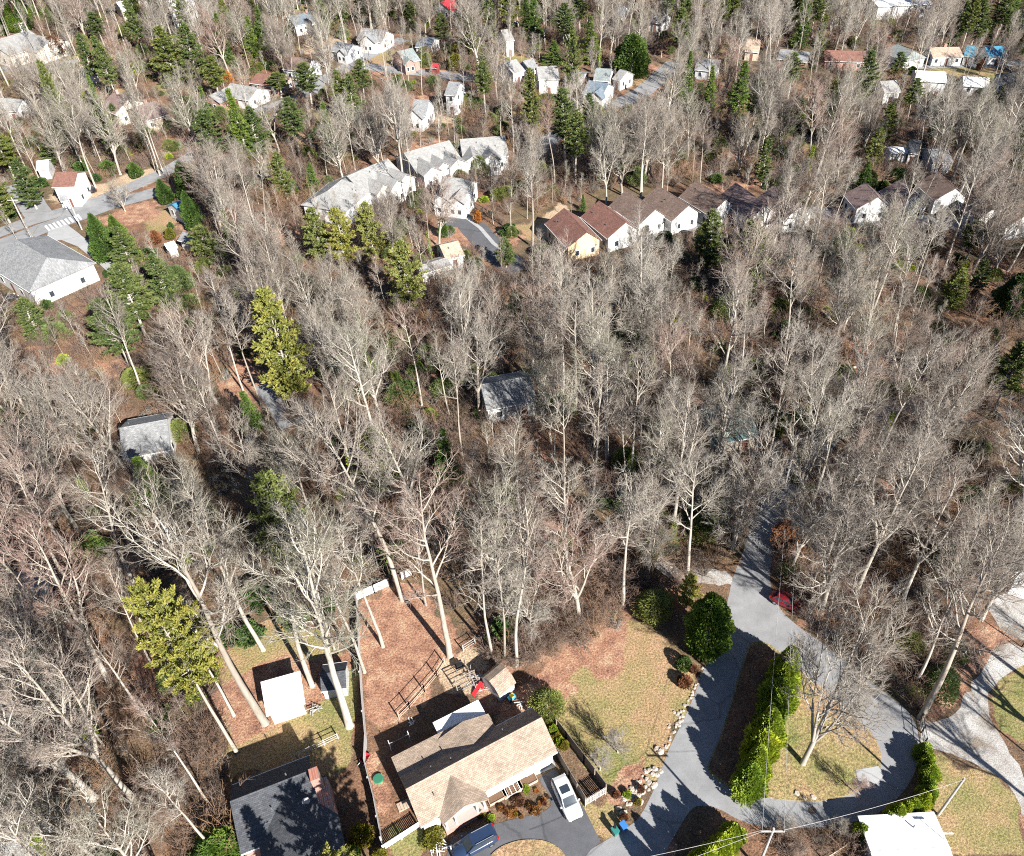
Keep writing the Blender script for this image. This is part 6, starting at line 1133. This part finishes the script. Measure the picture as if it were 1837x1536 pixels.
pa = pole('grey wooden utility pole on the straw bank beside the loop hedge', (1683, 1462), 1396, arms=False); pb = pole('wooden utility pole with crossarm below the lane hedge', z3(800, 1600), None, True, h=9.5); pc_ = pole('utility pole at the top of the lane', (1408, 872), None, True, h=10)
pl1 = pole('utility pole beside the crosswalk', (55, 425), None, True, h=9); pl2 = pole('utility pole on the left road verge', (147, 412), None, True, h=8); pl3 = pole('dark pole by the upper street', (664, 112), None, True, h=10)
def wire(label, a, b, sag, r=.018):
    a, b = Vector(a), Vector(b); root = thing('power_line', label, 'wire', (a.x, a.y, a.z)); n = 16
    pts = [a.lerp(b, i / n) - a - Vector((0, 0, sag * 4 * (i / n) * (1 - i / n))) for i in range(n + 1)]; MB().tube(pts, [r] * (n + 1), 4, False).build('cable', M_GREYW, root)
for k, dx in enumerate((-1, 1)): wire('power line running up the lane, %s strand' % ('left' if k == 0 else 'right'), pb + Vector((dx, 0, 0)), pc_ + Vector((dx * .6, 0, 0)), 1.2)
wire('upper power line crossing the loop hedge to the grey pole', pb + Vector((1, 0, .1)), pa, .7); wire('power line leaving the hedge pole towards the ranch drive', pb + Vector((-1, 0, 0)), P(1040, 1560, 6.5), .5); wire('second power line leaving the hedge pole lower down', pb + Vector((-1, 0, -.3)), P(1060, 1600, 6.), .5); wire('power line between the road verge poles', pl1, pl2, .5)
# trash bins
def bin_(label, px, c, tilt=0.):
    r = thing('trash_bin', label, 'trash bin', P(*px), R(35)); m = paint('bin_' + label[:5], c, .5, .1)
    mb = MB(); mb.add([(-.25, -.27, .08), (.25, -.27, .08), (.25, .27, .08), (-.25, .27, .08), (-.3, -.35, 1.0), (.3, -.35, 1.0), (.3, .35, 1.0), (-.3, .35, 1.0)], [(3, 2, 1, 0), (4, 5, 6, 7), (0, 1, 5, 4), (1, 2, 6, 5), (2, 3, 7, 6), (3, 0, 4, 7)]); mb.build('bin_body', m, r)
    MB().slab([(-.32, -.38, 1.06), (.32, -.38, 1.06), (.32, .38, 1.1), (-.32, .38, 1.1)], .06).build('lid', m, r); MB().tube([(-.28, .4, 1.0), (.28, .4, 1.0)], [.025, .025], 6).build('handle', m, r)
    for s in (-.27, .27): MB().tube([(s - .04, .3, .12), (s + .04, .3, .12)], [.12, .12], 10).build('wheel', M_TYRE, r)
bin_('green wheeled trash bin on the verge by the lane', z2(1752, 1385), (.03, .17, .15)); bin_('blue wheeled trash bin on the verge by the lane', z2(1808, 1352), (.04, .16, .42))
# raised planters
for i, (x, y, lb) in enumerate([(1145, 1020, 'wooden raised planter beside the driveway apron'), (1050, 1075, 'wooden raised planter with white trellis pieces'), (950, 1120, 'wooden raised planter nearest the porch')]):
    r = thing('raised_planter', lb, 'planter', P(*z2(x, y)), R(29)); w, d = 1.05, .75
    for x0, x1, y0, y1 in ((-w, w, -d - .05, -d), (-w, w, d, d + .05), (-w - .05, -w, -d - .05, d + .05), (w, w + .05, -d - .05, d + .05)): MB().box(x0, x1, y0, y1, 0, .42).build('board', M_FWOOD, r)
    MB().box(-w, w, -d, d, 0, .34).build('soil', paint('soil', (.14, .085, .055), .95, .3, 6), r)
    if i == 1:
        for k in range(4): MB().box(-w + .25 + k * .5, -w + .31 + k * .5, -d - .1, d + .1, .44, .48).build('trellis_slat', M_WHITE, r)
# backyard
def lumber(name, label, cat, px, n, L, mat, seed, spread=.6, h=.25):
    r = thing(name, label, cat, P(*px)); g = random.Random(seed)
    for k in range(n):
        a = g.uniform(0, 3.14); c = Vector((g.gauss(0, spread), g.gauss(0, spread), .06 + k * h / n)); d = Vector((math.cos(a), math.sin(a), g.uniform(-.04, .1))) * L * g.uniform(.4, 1) / 2; MB().tube([c - d, c + d], [.05, .035], 5).build('branch', mat, r)
lumber('brush_pile', 'pile of cut poles and branches beside the gambrel shed', 'brush pile', z2(830, 330), 22, 2.6, M_GREYW, 3, .7, .9); lumber('wood_pile', 'small heap of white scrap wood at the driveway end', 'wood pile', z2(530, 1480), 14, 2.0, M_WHITE, 5, .6, .4); lumber('stick_pile', 'pale stick bundle on the shaded backyard', 'sticks', z2(375, 625), 5, 1.2, M_WHITE, 6, .15, .1); lumber('stump_brush', 'little brush heap on the shed lawn', 'brush pile', z1(700, 545), 12, 1.4, M_GREYW, 8, .25, .5); lumber('chair_frame', 'pale broken chair frame by the rear eave', 'chair frame', z2(1115, 515), 6, 1.2, M_WHITE, 9, .3, .4)
def play(label, px, rot):
    r = thing('climbing_frame', label, 'play equipment', P(*px), rot)
    for s in (-1.3, 1.3):
        for q in (-.8, .8): MB().tube([(s, q, 0), (s * .9, 0, 2.0)], [.06, .05], 6).build('leg', M_WOODF, r)
    MB().tube([(-1.3, 0, 2.0), (1.3, 0, 2.0)], [.06, .06], 6).build('beam', M_WOODF, r)
    for k in range(6): MB().tube([(-1.25, -.7 + .13 * k, .25 + .3 * k), (1.25, -.7 + .13 * k, .25 + .3 * k)], [.035, .035], 5).build('rung', M_WOODF, r)
    return r
play('wooden climbing frame casting crossed shadows in the backyard', z2(740, 370), R(30))
r = thing('toy_slide', 'red plastic toy slide near the gambrel shed', 'toy', P(*z2(822, 415)), R(-40)); PR = paint('red_plastic', (.6, .03, .04), .4, .05)
MB().slab([(-.25, -.8, .1), (.25, -.8, .1), (.25, .5, .85), (-.25, .5, .85)], .06).build('chute', PR, r); MB().box(-.27, .27, .5, .75, 0, .9).build('ladder', PR, r)
r = thing('toy_pool', 'blue plastic sandbox beside the gambrel shed door', 'toy', P(*z2(960, 420))); MB().tube([(0, 0, 0), (0, 0, .22)], [.45, .5], 14).build('tub', paint('blue_plastic', (.04, .22, .6), .4, .05), r); MB().tube([(0, 0, .225), (0, 0, .235)], [.42, .42], 14).build('sand', M_TRIM, r)
r = thing('toy_cart', 'turquoise and yellow ride-on toy in the shade', 'toy', P(*z2(1052, 470)), .6); MB().box(-.45, .45, -.25, .25, .15, .5).build('body', paint('turquoise', (.05, .35, .5), .4, .05), r); MB().box(-.2, .25, -.2, .2, .5, .85).build('seat', paint('yellow_plastic', (.6, .5, .05), .4, .05), r)
for sx, sy in ((-.3, -.28), (-.3, .28), (.3, -.28), (.3, .28)): MB().tube([(sx, sy - .04, .14), (sx, sy + .04, .14)], [.14, .14], 10).build('wheel', M_TYRE, r)
r = thing('grill_table', 'black patio grill on bare earth', 'grill', P(*z2(698, 268)), .4); MB().box(-.5, .5, -.35, .35, .7, .8).build('table_top', M_BLACK, r); MB().box(-.3, .3, -.25, .25, .8, 1.1).build('lid', M_BLACK, r)
for sx, sy in ((-.45, -.3), (-.45, .3), (.45, -.3), (.45, .3)): MB().box(sx - .03, sx + .03, sy - .03, sy + .03, 0, .7).build('leg', M_METAL, r)
r = thing('clothes_line', 'white clothes line posts behind the ranch left end', 'clothes line', P(*z2(235, 820)), R(29))
for s in (0, 2.2): MB().tube([(s, 0, 0), (s, 0, 1.6)], [.04, .04], 6).build('post', M_WHITE, r); MB().box(s - .04, s + .04, -.4, .4, 1.55, 1.62).build('arm', M_WHITE, r)
MB().tube([(0, 0, 1.6), (1.1, 0, 1.5), (2.2, 0, 1.6)], [.012] * 3, 4).build('line', M_WHITE, r)
r = thing('green_tub', 'round green tub in the ranch side yard', 'tub', P(*z2(148, 1018))); MB().tube([(0, 0, 0), (0, 0, .3)], [.5, .55], 16).build('wall', paint('green_plastic', (.05, .28, .14), .5, .1), r); MB().tube([(0, 0, .305), (0, 0, .315)], [.5, .5], 16).build('water', paint('tub_water', (.04, .16, .1), .2, .1), r)
r = thing('wooden_steps', 'wooden steps and landing in the ranch side yard', 'steps', P(*z2(280, 1215)), R(-60))
for k in range(5): MB().box(-.45, .45, k * .3, k * .3 + .27, 0, .12 + .1 * (4 - k) / 4).build('tread', M_FWOOD, r)
r = thing('red_flag_cart', 'red and white wheelbarrow by the long board fence', 'wheelbarrow', P(*z2(62, 885)), R(70)); MB().add([(-.3, -.25, .35), (.3, -.25, .35), (.3, .25, .35), (-.3, .25, .35), (-.5, -.4, .7), (.5, -.4, .7), (.5, .4, .7), (-.5, .4, .7)], [(3, 2, 1, 0), (0, 1, 5, 4), (1, 2, 6, 5), (2, 3, 7, 6), (3, 0, 4, 7)]).build('tray', PR, r)
MB().tube([(.55, -.06, .2), (.55, .06, .2)], [.2, .2], 12).build('wheel', M_TYRE, r); MB().tube([(.55, -.1, .2), (-1, -.3, .6)], [.03, .03], 5).build('handle', M_WHITE, r); MB().tube([(.55, .1, .2), (-1, .3, .6)], [.03, .03], 5).build('handle', M_WHITE, r)
r = thing('porch_bench', 'red porch bench at the ranch front door', 'bench', P(*z2(640, 1310)), R(30)); MB().box(-.7, .7, -.25, .25, .4, .46).build('seat', PR, r); MB().box(-.7, .7, .22, .28, .46, .95).build('backrest', PR, r)
for sx in (-.6, .6): MB().box(sx - .04, sx + .04, -.22, .22, 0, .4).build('leg', PR, r)
# stones
g = random.Random(5); M_STONE = paint('field_stone', (.40, .34, .28), .9, .3, 3)
def stone(px, s, lb, grp):
    r = tag(link('boulder', stone_me[g.randrange(3)], None, P(*px), g.uniform(0, 6), (s, s * g.uniform(.7, 1.2), s * g.uniform(.5, .8))), lb, 'boulder', grp)
import bmesh
stone_me = []
for k in range(3):
    bm = bmesh.new(); bmesh.ops.create_icosphere(bm, subdivisions=2, radius=.5)
    for v in bm.verts: v.co *= 1 + g.uniform(-.18, .18)
    me = bpy.data.meshes.new('boulder'); bm.to_mesh(me); bm.free(); me.materials.append(M_STONE); stone_me.append(me)
for k in range(46): t = g.random(); stone(z3(100 + 190 * t + g.gauss(0, 22), 1290 - 190 * t + g.gauss(0, 30)), g.uniform(.3, .75), 'field stone in the rocky bank above the trash bins', 'stones of the rocky bank')
for k in range(26): t = k / 26; stone((1262 - 72 * t + g.gauss(0, 1.5), 1200 + 150 * t + g.gauss(0, 2)), g.uniform(.25, .5), 'edging stone along the lawn side of the lane', 'edging stones along the lane')
for k in range(10): stone(z3(385 + g.gauss(0, 18), 835 + g.gauss(0, 22)), g.uniform(.25, .5), 'stone in the little heap at the lawn edge', 'stones in the lawn edge heap')
for i, q in enumerate([z3(300, 1000), z3(283, 985)]): stone(q, .8, 'mailbox rock on the lawn beside the lane', 'rocks on the lawn corner')
for i, q in enumerate([z3(1040, 1240), z3(1085, 1235), z3(1000, 1215)]): stone(q, .7, 'pale rock on the island kerb', 'rocks on the island kerb')
lg = thing('fallen_log', 'pale fallen trunk lying on red litter in the right woods', 'log', P(1512, 668)); e = P(1560, 652) - P(1512, 668); MB().tube([(0, 0, .25), tuple(e * .5 + Vector((0, 0, .3))), tuple(e + Vector((0, 0, .25)))], [.26, .22, .14], 8).build('bole', M_BARK, lg); MB().tube([tuple(e * .7 + Vector((0, 0, .3))), tuple(e * .85 + Vector((.5, 1., .8)))], [.08, .03], 5).build('limb', M_BARK, lg)
r = thing('manhole_cover', 'round iron manhole cover in the loop road', 'manhole cover', P(*z4(165, 1300))); MB().tube([(0, 0, .016), (0, 0, .026)], [.4, .4], 18).build('lid', paint('iron', (.12, .09, .07), .7, .3, 8), r)
r = thing('well_cover', 'grey round cover at the edge of the island hedge', 'cover', P(*z3(838, 1010))); MB().tube([(0, 0, 0), (0, 0, .2)], [.5, .48], 16).build('lid', M_GREYW, r)
r = thing('roof_antenna', 'white antenna mast beside the white-roofed building', 'antenna', P(*z4(800, 1500))); MB().tube([(0, 0, 0), (0, 0, 4)], [.03, .03], 6).build('mast', M_METAL, r); MB().box(-.5, .5, -.05, .05, 3.8, 3.9).build('dish', M_WHITE, r)
r = thing('bin_rack', 'black mailbox stand on the verge by the lane', 'mailbox', P(*z3(65, 1405))); MB().box(-.05, .05, -.05, .05, 0, 1).build('post', M_WOODF, r); MB().box(-.12, .12, -.25, .25, 1, 1.25).build('box', M_BLACK, r)
